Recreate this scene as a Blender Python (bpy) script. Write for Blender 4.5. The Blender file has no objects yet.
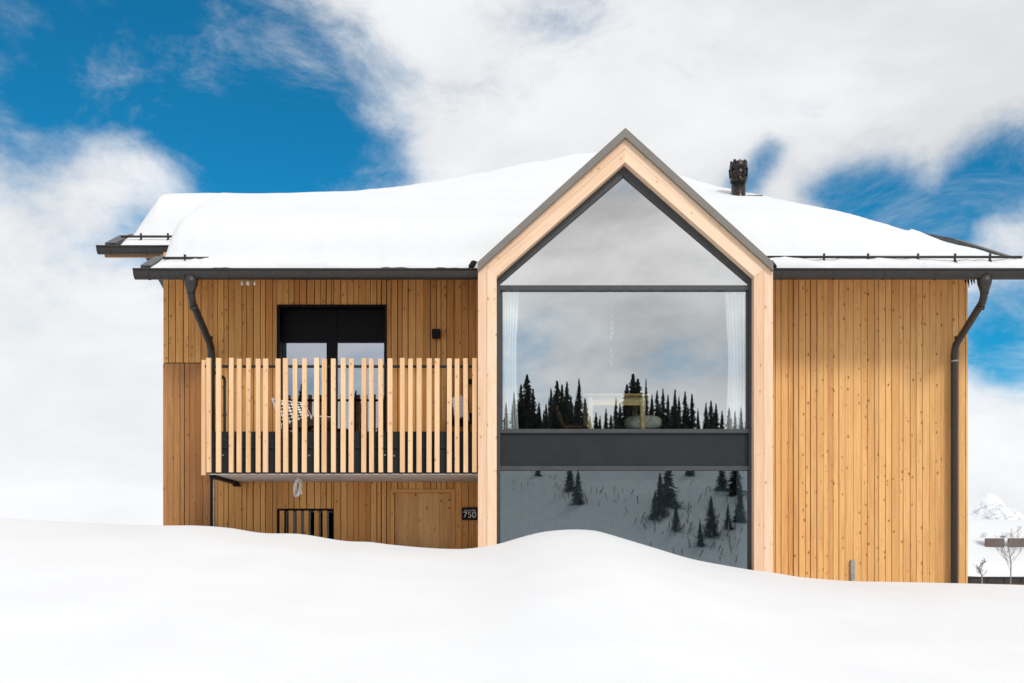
import bpy, math, random, bisect
from mathutils import Vector, Matrix
R = math.radians
random.seed(7)
sc = bpy.context.scene
COL = sc.collection

# ------------------------------------------------------------------ camera
ZC = 2.0          # eye height (world z of the horizon)
F = 1051.0        # focal length in pixels at 1024 wide
CY = -14.2        # camera y
HZ = 560.0        # horizon row
cam_d = bpy.data.cameras.new("camera")
cam_d.sensor_width = 36.0
cam_d.lens = 36.0 * F / 1024
cam_d.shift_y = (HZ - 341.5) / 1024
cam_d.clip_start = 0.1
cam_d.clip_end = 8000
cam = bpy.data.objects.new("camera", cam_d)
COL.objects.link(cam)
cam.location = (0, CY, ZC)
cam.rotation_euler = (R(90), 0, 0)
sc.camera = cam
sc.view_settings.view_transform = 'Standard'
sc.view_settings.look = 'None'
sc.view_settings.exposure = 0.0
sc.view_settings.gamma = 1.0
sc.view_settings.use_curve_mapping = False

# ------------------------------------------------------------------ light
SUN_EL, SUN_AZ = 40.0, 25.0      # azimuth measured from behind the camera towards the right
sd = bpy.data.lights.new("sun", 'SUN')
sd.energy = 1.85
sd.angle = R(12)
sd.color = (1.0, 0.955, 0.89)
sun = bpy.data.objects.new("sun", sd)
COL.objects.link(sun)
sdir = Vector((math.sin(R(SUN_AZ)) * math.cos(R(SUN_EL)), -math.cos(R(SUN_AZ)) * math.cos(R(SUN_EL)), math.sin(R(SUN_EL))))
sun.rotation_euler = sdir.to_track_quat('Z', 'Y').to_euler()

# ------------------------------------------------------------------ node helpers
class NT:
    def __init__(s, nt):
        s.nt = nt; s.nt.nodes.clear()
    def n(s, t, **kw):
        nd = s.nt.nodes.new(t)
        for k, v in kw.items(): setattr(nd, k, v)
        return nd
    def l(s, a, b): s.nt.links.new(a, b)
    def setin(s, sock, v):
        if isinstance(v, bpy.types.NodeSocket): s.l(v, sock)
        else: sock.default_value = v
    def math(s, op, a, b=None, c=None, clamp=False):
        m = s.n('ShaderNodeMath', operation=op); m.use_clamp = clamp
        s.setin(m.inputs[0], a)
        if b is not None: s.setin(m.inputs[1], b)
        if c is not None: s.setin(m.inputs[2], c)
        return m.outputs[0]
    def mix(s, fac, a, b, mode='MIX'):
        m = s.n('ShaderNodeMix', data_type='RGBA', blend_type=mode)
        s.setin(m.inputs[0], fac)
        s.setin(m.inputs[6], a if isinstance(a, bpy.types.NodeSocket) else (*a, 1))
        s.setin(m.inputs[7], b if isinstance(b, bpy.types.NodeSocket) else (*b, 1))
        return m.outputs[2]
    def noise(s, vec, scale, detail=4, rough=.55, dist=0):
        m = s.n('ShaderNodeTexNoise')
        s.l(vec, m.inputs['Vector'])
        m.inputs['Scale'].default_value = scale; m.inputs['Detail'].default_value = detail
        m.inputs['Roughness'].default_value = rough; m.inputs['Distortion'].default_value = dist
        return m.outputs['Fac']
    def ramp(s, v, lo, hi, a=0., b=1., smooth=True):
        m = s.n('ShaderNodeMapRange'); m.interpolation_type = 'SMOOTHSTEP' if smooth else 'LINEAR'
        s.l(v, m.inputs[0]); m.inputs[1].default_value = lo; m.inputs[2].default_value = hi
        m.inputs[3].default_value = a; m.inputs[4].default_value = b
        return m.outputs[0]
    def vmap(s, vec, scale=(1, 1, 1), loc=(0, 0, 0)):
        m = s.n('ShaderNodeVectorMath', operation='MULTIPLY_ADD'); s.l(vec, m.inputs[0])
        m.inputs[1].default_value = scale; m.inputs[2].default_value = loc
        return m.outputs[0]

# ------------------------------------------------------------------ world: Nishita sky with broken cloud
w = bpy.data.worlds.new("World"); sc.world = w; w.use_nodes = True
t = NT(w.node_tree)
sky = t.n('ShaderNodeTexSky', sky_type='NISHITA', sun_disc=False)
sky.sun_elevation = R(SUN_EL); sky.sun_rotation = math.atan2(sdir.x, sdir.y)
sky.altitude = 1800; sky.air_density = 1.0; sky.dust_density = 0.3; sky.ozone_density = 2.5
tc = t.n('ShaderNodeTexCoord'); d = tc.outputs['Generated']
def dirpx(x, y):
    return Vector(((x - 512) / F, 1, (HZ - y) / F)).normalized()
def blob(x, y, r, wgt):
    c = dirpx(x, y)
    vm = t.n('ShaderNodeVectorMath', operation='DOT_PRODUCT'); t.l(d, vm.inputs[0]); vm.inputs[1].default_value = c
    a = t.math('SUBTRACT', 1.0, vm.outputs['Value'])
    rr = (r / F) ** 2
    e = t.math('POWER', 2.718, t.math('MULTIPLY', a, -1.0 / rr * 1.4))
    return t.math('MULTIPLY', e, wgt)
holes = [(215, 120, 90, 1.1), (110, 60, 80, .8), (10, 55, 75, .95), (60, 20, 50, .5), (255, 175, 55, .8), (310, 150, 45, .55), (270, 60, 45, .55), (170, 20, 60, .7), (22, 125, 45, .6), (392, 176, 24, .4), (345, 100, 35, .2),
         (830, 198, 22, .5), (875, 203, 26, .75), (915, 215, 28, .8), (950, 225, 28, .75), (960, 190, 26, .5), (1005, 190, 34, .6), (1035, 170, 30, .5), (1005, 300, 30, .75), (980, 335, 24, .8), (1015, 350, 24, .75),
         (768, 152, 12, .55), (757, 172, 12, .5), (740, 186, 14, .5), (560, 15, 30, .12)]
acc = None
for h in holes:
    b = blob(*h); acc = b if acc is None else t.math('ADD', acc, b)
puffs = [(900, 238, 14, .35), (935, 185, 16, .3), (985, 225, 16, .35), (110, 160, 34, .55), (150, 165, 28, .35), (85, 205, 36, .45), (10, 222, 45, .45), (35, 40, 26, .22), (175, 195, 22, .25), (960, 300, 30, .4), (1000, 240, 26, .5)]
pac = None
for h in puffs:
    b = blob(*h); pac = b if pac is None else t.math('ADD', pac, b)
n1 = t.noise(t.vmap(d, (1, 1, 1.5), (3.1, 0.4, 1.7)), 3.6, 9, .58, .35)
n2 = t.noise(t.vmap(d, (1, 1, 1.7), (7.3, 2.4, 5.1)), 9, 9, .66, .3)
nn = t.math('ADD', t.math('MULTIPLY', t.math('SUBTRACT', n1, .5), 1.5), t.math('MULTIPLY', t.math('SUBTRACT', n2, .5), 1.4))
acc = t.math('SUBTRACT', 1.0, t.math('POWER', 2.718, t.math('MULTIPLY', acc, -1.7)))
cv = t.math('ADD', t.math('SUBTRACT', t.math('ADD', .86, pac), t.math('MULTIPLY', acc, 1.22)), t.math('MULTIPLY', nn, 1.15))
cov = t.ramp(cv, -.22, .86)
wz = t.noise(t.vmap(d, (1.0, 1, 2.6), (4.1, 6.2, .3)), 4.5, 10, .68, .9)
wisp = t.ramp(wz, .46, .80, 0, .48)
cov = t.math('MAXIMUM', cov, wisp)
# the half of the sky behind the camera: broken grey cloud
sep = t.n('ShaderNodeSeparateXYZ'); t.l(d, sep.inputs[0])
behind = t.ramp(sep.outputs[1], -.35, .25, 1, 0)
n3 = t.noise(t.vmap(d, (1, 1, 2.2), (1.3, 5.4, 2.2)), 3.0, 7, .55, .4)
covb = t.ramp(n3, .30, .56)
mc = t.n('ShaderNodeMix', data_type='FLOAT'); t.l(behind, mc.inputs[0]); t.l(cov, mc.inputs[2]); t.l(covb, mc.inputs[3])
cov = mc.outputs[0]
# cloud brightness: whiter low and to the left, greyer where it is thick above
n4 = t.noise(t.vmap(d, (1, 1, 2.0), (2.3, 9.4, 3.2)), 4.0, 6, .6, .3)
br = t.math('ADD', t.ramp(n4, .28, .72, .75, .93), t.ramp(sep.outputs[2], .05, .34, .085, 0))
left = t.ramp(sep.outputs[0], -.45, -.15, .03, 0)
br = t.math('ADD', br, left)
brb = t.ramp(n4, .28, .72, .82, 1.45)
mb_ = t.n('ShaderNodeMix', data_type='FLOAT'); t.l(behind, mb_.inputs[0]); t.l(br, mb_.inputs[2]); t.l(brb, mb_.inputs[3])
cc = t.n('ShaderNodeCombineColor')
brv = mb_.outputs[0]
WS = 0.10
for i, k in enumerate((.985, 1.0, 1.02)):
    t.l(t.math('MULTIPLY', brv, k / WS), cc.inputs[i])
skyc = t.mix(1.0, sky.outputs[0], (0.08, 0.94, 1.12), 'MULTIPLY')
col = t.mix(cov, skyc, cc.outputs[0])
bg = t.n('ShaderNodeBackground'); t.l(col, bg.inputs[0]); bg.inputs[1].default_value = WS
wo = t.n('ShaderNodeOutputWorld'); t.l(bg.outputs[0], wo.inputs[0])

# ------------------------------------------------------------------ materials
def mat(name):
    m = bpy.data.materials.new(name); m.use_nodes = True
    return m, NT(m.node_tree)
def finish(t, color, rough=.5, metal=0., bump=None, bstr=.3, bdist=.01, **kw):
    p = t.n('ShaderNodeBsdfPrincipled')
    t.setin(p.inputs['Base Color'], color if isinstance(color, bpy.types.NodeSocket) else (*color, 1))
    t.setin(p.inputs['Roughness'], rough); p.inputs['Metallic'].default_value = metal
    for k, v in kw.items(): p.inputs[k.replace('_', ' ')].default_value = v
    if bump is not None:
        b = t.n('ShaderNodeBump'); t.l(bump, b.inputs['Height']); b.inputs['Strength'].default_value = bstr; b.inputs['Distance'].default_value = bdist
        t.l(b.outputs[0], p.inputs['Normal'])
    o = t.n('ShaderNodeOutputMaterial'); t.l(p.outputs[0], o.inputs[0])
    return p
def wood(name, base, dark, var=.35, knots=1.0, knotcol=(.16, .06, .02), rough=.62, weather=None):
    m, t = mat(name)
    uv = t.n('ShaderNodeUVMap'); uv.uv_map = 'UVMap'
    at = t.n('ShaderNodeAttribute'); at.attribute_name = 'tint'
    sp = t.n('ShaderNodeSeparateColor'); t.l(at.outputs['Color'], sp.inputs[0])
    g = t.noise(t.vmap(uv.outputs[0], (42, 1.5, 1)), 1.0, 4, .6, .5)
    g2 = t.noise(t.vmap(uv.outputs[0], (170, 2.4, 1), (3, 1, 0)), 1.0, 2, .5)
    big = t.noise(t.vmap(uv.outputs[0], (2.2, .8, 1), (9, 2, 0)), 1.0, 3, .5)
    f = t.math('ADD', t.math('MULTIPLY', t.ramp(g, .35, .68), .45), t.math('MULTIPLY', t.ramp(g2, .35, .65), .25))
    f = t.math('ADD', f, t.math('MULTIPLY', t.ramp(big, .3, .7), .25))
    f = t.math('ADD', f, t.math('MULTIPLY', t.math('SUBTRACT', sp.outputs[0], .5), var * 2.2), clamp=True)
    c = t.mix(f, base, dark)
    # a few boards read redder
    c = t.mix(t.math('MULTIPLY', t.ramp(sp.outputs[1], .82, .95), .55), c, (base[0] * .62, base[1] * .45, base[2] * .35))
    if weather: c = t.mix(t.math('MULTIPLY', t.ramp(sp.outputs[2], .55, 1.), .5), c, weather)
    geo = t.n('ShaderNodeNewGeometry'); gs = t.n('ShaderNodeSeparateXYZ'); t.l(geo.outputs['Position'], gs.inputs[0])
    st = t.noise(t.vmap(geo.outputs['Position'], (1.1, 1.1, .55)), 1.3, 5, .6)
    c = t.mix(t.math('MULTIPLY', t.ramp(st, .5, .75), .22), c, tuple(q * .78 for q in dark))
    # knots
    v = t.n('ShaderNodeTexVoronoi'); v.feature = 'F1'; v.voronoi_dimensions = '2D'; v.inputs['Scale'].default_value = 1.0; v.inputs['Randomness'].default_value = 1
    wr = t.noise(uv.outputs[0], 9, 2)
    t.l(t.vmap(uv.outputs[0], (9.0, 5.5, 1)), v.inputs['Vector'])
    sv = t.n('ShaderNodeSeparateColor'); t.l(v.outputs['Color'], sv.inputs[0])
    kr = t.ramp(sv.outputs[0], .45, 1.0, .035, .115)
    kd = t.math('SUBTRACT', kr, v.outputs['Distance'])
    kf = t.ramp(kd, -.02, .05)
    halo = t.ramp(kd, -.16, .0)
    ok = t.ramp(sv.outputs[0], .45, .5)
    c = t.mix(t.math('MULTIPLY', t.math('MULTIPLY', halo, ok), .28 * knots), c, dark)
    c = t.mix(t.math('MULTIPLY', t.math('MULTIPLY', kf, ok), .9 * knots), c, knotcol)
    finish(t, c, rough, bump=g, bstr=.15, bdist=.002, Specular_IOR_Level=.25)
    return m
def plain(name, color, rough=.5, metal=0., nscale=8., amt=.12, bump=.1, **kw):
    m, t = mat(name)
    tcn = t.n('ShaderNodeTexCoord')
    n = t.noise(tcn.outputs['Object'], nscale, 5, .6)
    dk = tuple(c * (1 - amt * 2) for c in color); lt = tuple(min(1, c * (1 + amt)) for c in color)
    c = t.mix(t.ramp(n, .3, .7), dk, lt)
    r = t.ramp(n, .3, .7, rough * .85, min(1, rough * 1.12))
    finish(t, c, r, metal, bump=n, bstr=bump, bdist=.004, **kw)
    return m
M = {}
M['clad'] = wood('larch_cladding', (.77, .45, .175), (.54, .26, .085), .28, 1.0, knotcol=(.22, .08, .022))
M['clad_left'] = wood('larch_cladding_left', (.70, .365, .12), (.45, .195, .052), .24, .8, knotcol=(.17, .065, .02))  # deeper, more orange boards for the left wall
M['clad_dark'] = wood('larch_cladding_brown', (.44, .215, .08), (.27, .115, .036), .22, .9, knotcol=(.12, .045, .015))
M['door_wood'] = wood('door_boards', (.66, .39, .165), (.46, .235, .085), .3, 1.5, knotcol=(.1, .035, .012))
M['pale'] = wood('spruce_frame', (.82, .60, .425), (.68, .43, .27), .34, .75, knotcol=(.36, .18, .08))
M['slat'] = wood('spruce_slats', (.79, .52, .30), (.62, .36, .17), .42, .7, knotcol=(.3, .13, .05), weather=(.86, .68, .48))
M['table'] = wood('table_pine', (.80, .68, .36), (.62, .48, .2), .2, .2)
M['soffit'] = wood('soffit_boards', (.45, .25, .12), (.32, .16, .07), .2, .5)
M['anth'] = plain('anthracite_metal', (.018, .020, .022), .6, .0, 5, .10, .03, Specular_IOR_Level=.25)
M['gutter'] = plain('brown_grey_gutter', (.030, .026, .023), .42, .0, 14, .12, .03, Specular_IOR_Level=.4)
M['roof'] = plain('roof_sheet', (.085, .083, .088), .45, .3, 9, .2, .05)
M['cap'] = plain('gable_flashing', (.17, .152, .13), .55, .0, 5, .06, .05)
M['frame'] = plain('window_frame_metal', (.040, .042, .044), .5, .0, 10, .1, .03)
M['spandrel'] = plain('spandrel_metal', (.012, .015, .017), .5, .0, 4, .08, .02, Specular_IOR_Level=.3)
M['black'] = plain('black_lacquer', (.006, .006, .007), .5, .0, 10, .1, .02, Specular_IOR_Level=.12)
M['backing'] = plain('backing_membrane', (.018, .010, .006), .9, .0, 10, .1, .02)
M['white'] = plain('white_lacquer', (.75, .74, .72), .4)
M['rope'] = plain('white_rope', (.68, .66, .62), .8)
M['fur'] = plain('white_fleece', (.78, .76, .74), .95, 0, 60, .15, .6)
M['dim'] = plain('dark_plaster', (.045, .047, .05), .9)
M['grey_room'] = plain('grey_plaster', (.42, .45, .47), .9)
M['floor'] = plain('interior_floor', (.10, .075, .05), .6)
M['steel'] = plain('galvanised_steel', (.36, .37, .38), .42, .6, 25, .2)
M['slab'] = plain('balcony_soffit', (.40, .34, .30), .8, 0, 6, .1)
M['chim'] = plain('sooty_chimney_metal', (.035, .028, .026), .32, .6, 16, .5, .2)
M['glassbead'] = plain('lamp_glass', (.75, .78, .8), .15)
M['cush'] = plain('sage_cushion', (.66, .72, .62), .9)
def curtain_mat():
    m, t = mat('sheer_curtain')
    p = t.n('ShaderNodeBsdfDiffuse'); p.inputs[0].default_value = (.93, .95, .94, 1)
    q = t.n('ShaderNodeBsdfTranslucent'); q.inputs[0].default_value = (.8, .86, .84, 1)
    a = t.n('ShaderNodeMixShader'); a.inputs[0].default_value = .2; t.l(p.outputs[0], a.inputs[1]); t.l(q.outputs[0], a.inputs[2])
    tr = t.n('ShaderNodeBsdfTransparent')
    b = t.n('ShaderNodeMixShader'); b.inputs[0].default_value = .97; t.l(tr.outputs[0], b.inputs[1]); t.l(a.outputs[0], b.inputs[2])
    o = t.n('ShaderNodeOutputMaterial'); t.l(b.outputs[0], o.inputs[0]); return m
M['curtain'] = curtain_mat()
def glass(name, refl, tint, gcol=(1, 1, 1), wav=.0):
    m, t = mat(name)
    g = t.n('ShaderNodeBsdfGlossy'); g.inputs['Roughness'].default_value = .0; g.inputs[0].default_value = (*gcol, 1)
    if wav:
        tcn = t.n('ShaderNodeTexCoord'); n = t.noise(tcn.outputs['Object'], 1.6, 2, .5)
        b = t.n('ShaderNodeBump'); t.l(n, b.inputs['Height']); b.inputs['Strength'].default_value = wav; b.inputs['Distance'].default_value = .01
        t.l(b.outputs[0], g.inputs['Normal'])
    tr = t.n('ShaderNodeBsdfTransparent'); tr.inputs[0].default_value = (*tint, 1)
    f = t.math('ADD', 0.0, refl)
    x = t.n('ShaderNodeMixShader'); t.l(f, x.inputs[0]); t.l(tr.outputs[0], x.inputs[1]); t.l(g.outputs[0], x.inputs[2])
    o = t.n('ShaderNodeOutputMaterial'); t.l(x.outputs[0], o.inputs[0]); return m
M['glass'] = glass('coated_glass', .43, (.96, .98, .97), (.96, .99, 1.0), .0)
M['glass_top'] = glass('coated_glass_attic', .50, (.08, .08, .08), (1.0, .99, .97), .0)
M['glass_low'] = glass('coated_glass_low', .20, (.62, .68, .72), (.80, .94, 1.0), .0)
M['glass_dark'] = glass('vent_glass', .06, (.2, .22, .24))
M['glass_door'] = glass('coated_glass_door', .36, (.4, .4, .4), (.86, .9, 1.0), .04)
def snow_mat(name, bscale, k=1.0):
    m, t = mat(name)
    tcn = t.n('ShaderNodeTexCoord')
    n = t.noise(tcn.outputs['Object'], bscale, 6, .55)
    n2 = t.noise(t.vmap(tcn.outputs['Object'], (1, 1.5, 1)), .8, 5, .5)
    c = t.mix(t.ramp(n2, .3, .7), (.745 * k, .745 * k, .75 * k), (.765 * k, .765 * k, .767 * k))
    h = t.math('ADD', t.math('MULTIPLY', n, .35), n2)
    h = t.math('ADD', h, t.math('MULTIPLY', t.noise(t.vmap(tcn.outputs['Object'], (1, 1, 1)), 38, 3, .6), .06))
    finish(t, c, .9, bump=h, bstr=.30, bdist=.045, Specular_IOR_Level=.12)
    return m
M['snow'] = snow_mat('snow', 5)
M['roofsnow'] = snow_mat('roof_snow_surface', 7, .93)
def rock_mat():
    m, t = mat('snowy_mountain')
    tcn = t.n('ShaderNodeTexCoord')
    n = t.noise(t.vmap(tcn.outputs['Object'], (1, 1, 1.6)), .05, 9, .78, 1.2)
    c = t.mix(t.ramp(n, .50, .60), (.80, .80, .81), (.40, .42, .44))
    finish(t, c, .95, Specular_IOR_Level=.1); return m
M['mount'] = rock_mat()
M['needle'] = plain('spruce_needles', (.022, .034, .024), .85, 0, .6, .3)
M['bark'] = plain('bark', (.09, .065, .05), .9)
M['twig'] = plain('twig_bark', (.24, .21, .19), .9)
def weave():
    m, t = mat('black_white_weave')
    uv = t.n('ShaderNodeUVMap'); uv.uv_map = 'UVMap'
    ch = t.n('ShaderNodeTexChecker'); ch.inputs['Scale'].default_value = 1.0
    mp = t.n('ShaderNodeMapping'); t.l(uv.outputs[0], mp.inputs[0]); mp.inputs['Rotation'].default_value = (0, 0, R(45)); mp.inputs['Scale'].default_value = (21, 21, 1)
    t.l(mp.outputs[0], ch.inputs['Vector'])
    ch.inputs[1].default_value = (.8, .79, .77, 1); ch.inputs[2].default_value = (.02, .02, .022, 1)
    finish(t, ch.outputs[0], .9); return m
M['weave'] = weave()
M['rattan'] = plain('dark_rattan', (.05, .035, .025), .8, 0, 70, .4, .5)

# ------------------------------------------------------------------ geometry helpers
def P(px, py, y):
    """pixel -> world point on the plane at depth y (metres)"""
    D = y - CY
    return Vector(((px - 512) * D / F, y, ZC + (HZ - py) * D / F))
def X(px, y): return (px - 512) * (y - CY) / F
def Z(py, y): return ZC + (HZ - py) * (y - CY) / F

class MB:
    def __init__(s): s.v = []; s.f = []; s.uv = []; s.c = []; s.smooth = []
    def face(s, idx, uvs, col, sm=False):
        s.f.append(tuple(idx)); s.uv.append(uvs); s.c.append(col); s.smooth.append(sm)
    def tint(s): return (random.random(), random.random(), random.random(), 1)
    def hexa(s, p, axis=2, tint=None):
        """p: 8 corners bottom ring 0-3, top ring 4-7; the long axis (0,1,2) takes v"""
        tint = tint or s.tint(); b = len(s.v); s.v += [Vector(q) for q in p]
        ou, ov = random.random() * 40, random.random() * 40
        for q in ((0, 3, 2, 1), (4, 5, 6, 7), (0, 1, 5, 4), (1, 2, 6, 5), (2, 3, 7, 6), (3, 0, 4, 7)):
            uv = []
            for i in q:
                pt = s.v[b + i]
                o = [k for k in (0, 1, 2) if k != axis]
                uv.append((ou + pt[o[0]] + pt[o[1]] * .93, ov + pt[axis]))
            s.face([b + i for i in q], uv, tint)
    def box(s, x0, x1, y0, y1, z0, z1, axis=2, tint=None):
        s.hexa([(x0, y0, z0), (x1, y0, z0), (x1, y1, z0), (x0, y1, z0), (x0, y0, z1), (x1, y0, z1), (x1, y1, z1), (x0, y1, z1)], axis, tint)
    def prism(s, poly, y0, y1, ang=0., tint=None):
        """poly in XZ (counterclockwise seen from -y), extruded in y; ang = grain direction from vertical"""
        tint = tint or s.tint(); b = len(s.v); n = len(poly)
        ou, ov = random.random() * 40, random.random() * 40
        ca, sa = math.cos(ang), math.sin(ang)
        for y in (y0, y1):
            for x, z in poly: s.v.append(Vector((x, y, z)))
        def u(i):
            p = s.v[i]; return (ou + p.x * ca - p.z * sa + p.y * .9, ov + p.x * sa + p.z * ca)
        fr = list(range(b, b + n)); bk = [b + n + i for i in range(n)][::-1]
        s.face(fr, [u(i) for i in fr], tint); s.face(bk, [u(i) for i in bk], tint)
        for i in range(n):
            j = (i + 1) % n; q = [b + i, b + n + i, b + n + j, b + j]
            s.face(q, [u(k) for k in q], tint)
    def bar(s, a, b_, w, h, up=(0, 0, 1), tint=None):
        a = Vector(a); b_ = Vector(b_); d = (b_ - a).normalized(); up = Vector(up)
        sx = d.cross(up)
        if sx.length < 1e-4: sx = d.cross(Vector((0, 1, 0)))
        sx.normalize(); sy = sx.cross(d).normalized()
        tint = tint or s.tint(); k = len(s.v)
        for p in (a, b_):
            for i, j in ((-1, -1), (1, -1), (1, 1), (-1, 1)):
                s.v.append(p + sx * (w / 2 * i) + sy * (h / 2 * j))
        L = (b_ - a).length; ou, ov = random.random() * 40, random.random() * 40
        s.face([k, k + 3, k + 2, k + 1], [(ou, ov), (ou + w, ov), (ou + w, ov + h), (ou, ov + h)], tint)
        s.face([k + 4, k + 5, k + 6, k + 7], [(ou, ov), (ou + w, ov), (ou + w, ov + h), (ou, ov + h)], tint)
        for i in range(4):
            j = (i + 1) % 4; ww = (w, h, w, h)[i]
            s.face([k + i, k + j, k + 4 + j, k + 4 + i], [(ou + i, ov), (ou + i + ww, ov), (ou + i + ww, ov + L), (ou + i, ov + L)], tint)
    def tube(s, pts, r, n=10, closed=False, cap=True):
        pts = [Vector(p) for p in pts]; rs = r if isinstance(r, (list, tuple)) else [r] * len(pts)
        k = len(s.v); m = len(pts); tint = s.tint()
        ref = None
        for i, p in enumerate(pts):
            if closed: dr = pts[(i + 1) % m] - pts[i - 1]
            else: dr = pts[min(i + 1, m - 1)] - pts[max(i - 1, 0)]
            dr.normalize()
            if ref is None: ref = dr.orthogonal().normalized()
            ref = (ref - dr * ref.dot(dr)).normalized(); bi = dr.cross(ref)
            for a in range(n):
                an = 2 * math.pi * a / n
                s.v.append(p + (ref * math.cos(an) + bi * math.sin(an)) * rs[i])
        for i in range(m if closed else m - 1):
            for a in range(n):
                i2 = (i + 1) % m; a2 = (a + 1) % n
                q = [k + i * n + a, k + i * n + a2, k + i2 * n + a2, k + i2 * n + a]
                s.face(q, [(a / n, i * .1)] * 4, tint, True)
        if cap and not closed:
            s.face([k + a for a in range(n)][::-1], [(0, 0)] * n, tint)
            s.face([k + (m - 1) * n + a for a in range(n)], [(0, 0)] * n, tint)
    def lathe(s, c, prof, n=20):
        """prof: (r,z) list about the vertical through c"""
        k = len(s.v); tint = s.tint(); m = len(prof); c = Vector(c)
        for r, z in prof:
            for a in range(n):
                an = 2 * math.pi * a / n; s.v.append(c + Vector((r * math.cos(an), r * math.sin(an), z)))
        for i in range(m - 1):
            for a in range(n):
                a2 = (a + 1) % n
                s.face([k + i * n + a, k + i * n + a2, k + (i + 1) * n + a2, k + (i + 1) * n + a], [(a / n, i * .1)] * 4, tint, True)
        s.face([k + a for a in range(n)][::-1], [(0, 0)] * n, tint)
        s.face([k + (m - 1) * n + a for a in range(n)], [(0, 0)] * n, tint)
    def grid(s, P2, skip=None, sm=True, flip=False):
        """P2[i][j] points"""
        k = len(s.v); a, b = len(P2), len(P2[0]); tint = s.tint()
        for row in P2: s.v += [Vector(p) for p in row]
        for i in range(a - 1):
            for j in range(b - 1):
                if skip and skip(i, j): continue
                q = [k + i * b + j, k + (i + 1) * b + j, k + (i + 1) * b + j + 1, k + i * b + j + 1]
                uv = [(i, j), (i + 1, j), (i + 1, j + 1), (i, j + 1)]
                if flip: q.reverse(); uv.reverse()
                s.face(q, [(u * .05, v * .05) for u, v in uv], tint, sm)
    def build(s, name, m, parent=None, bevel=0.):
        me = bpy.data.meshes.new(name)
        me.from_pydata([tuple(v) for v in s.v], [], s.f)
        me.uv_layers.new(name='UVMap'); me.color_attributes.new('tint', 'FLOAT_COLOR', 'CORNER')
        li = 0; fu = []; fc = []
        for f, uv, c in zip(s.f, s.uv, s.c):
            for i in range(len(f)): fu += [uv[i][0], uv[i][1]]; fc += list(c)
        me.uv_layers['UVMap'].data.foreach_set('uv', fu); me.color_attributes['tint'].data.foreach_set('color', fc)
        me.polygons.foreach_set('use_smooth', s.smooth)
        used = set(i for f in s.f for i in f)
        if len(used) < len(s.v):
            import bmesh
            bm = bmesh.new(); bm.from_mesh(me)
            bmesh.ops.delete(bm, geom=[v for v in bm.verts if not v.link_faces], context='VERTS'); bm.to_mesh(me); bm.free()
        me.update()
        o = bpy.data.objects.new(name, me); COL.objects.link(o)
        me.materials.append(m)
        if bevel:
            b = o.modifiers.new('bevel', 'BEVEL'); b.width = bevel; b.segments = 2; b.limit_method = 'ANGLE'
        if parent is not None:
            o.parent = parent
            o.matrix_parent_inverse = world_of(parent).inverted()
        return o
def world_of(o):
    mtx = Matrix.Translation(o.location) @ o.rotation_euler.to_matrix().to_4x4()
    if o.parent: mtx = world_of(o.parent) @ o.matrix_parent_inverse @ mtx
    return mtx
def tag(o, label=None, cat=None, group=None, kind=None):
    if label: o['label'] = label
    if cat: o['category'] = cat
    if group: o['group'] = group
    if kind: o['kind'] = kind
    return o
def empty(name, loc, label, cat, group=None, rz=0):
    o = bpy.data.objects.new(name, None); COL.objects.link(o); o.location = loc; o.rotation_euler = (0, 0, rz)
    o.empty_display_size = .2
    return tag(o, label, cat, group)
def interp(pts, x):
    if x <= pts[0][0]: return pts[0][1]
    for (a, b), (c, d_) in zip(pts, pts[1:]):
        if x <= c:
            f = (x - a) / (c - a); return b + (d_ - b) * f
    return pts[-1][1]
def sinterp(pts, x):
    """smooth (Catmull-Rom) interpolation"""
    xs = [p[0] for p in pts]
    if x <= xs[0]: return pts[0][1]
    if x >= xs[-1]: return pts[-1][1]
    i = bisect.bisect_right(xs, x) - 1
    p1, p2 = pts[i], pts[i + 1]; p0 = pts[max(i - 1, 0)]; p3 = pts[min(i + 2, len(pts) - 1)]
    h = p2[0] - p1[0]; f = (x - p1[0]) / h
    m1 = (p2[1] - p0[1]) / max(p2[0] - p0[0], 1e-6) * h; m2 = (p3[1] - p1[1]) / max(p3[0] - p1[0], 1e-6) * h
    return (2*f**3 - 3*f*f + 1) * p1[1] + (f**3 - 2*f*f + f) * m1 + (-2*f**3 + 3*f*f) * p2[1] + (f**3 - f*f) * m2
def sstep(a, b, x):
    f = max(0., min(1., (x - a) / (b - a))); return f * f * (3 - 2 * f)
def vnoise(x, y, s=0):
    from mathutils import noise
    return noise.noise(Vector((x, y, s * 7.3 + .37)))

# key planes and lines -------------------------------------------------------
YG = -1.3                      # gable front
YE = -0.9                      # eave line
XL, XR = X(163, 0), X(968, 0)  # corners of the main wall
GL, GR = X(478, YG), X(773, YG)
AX = X(625, YG); AZ = Z(128, YG)

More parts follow.
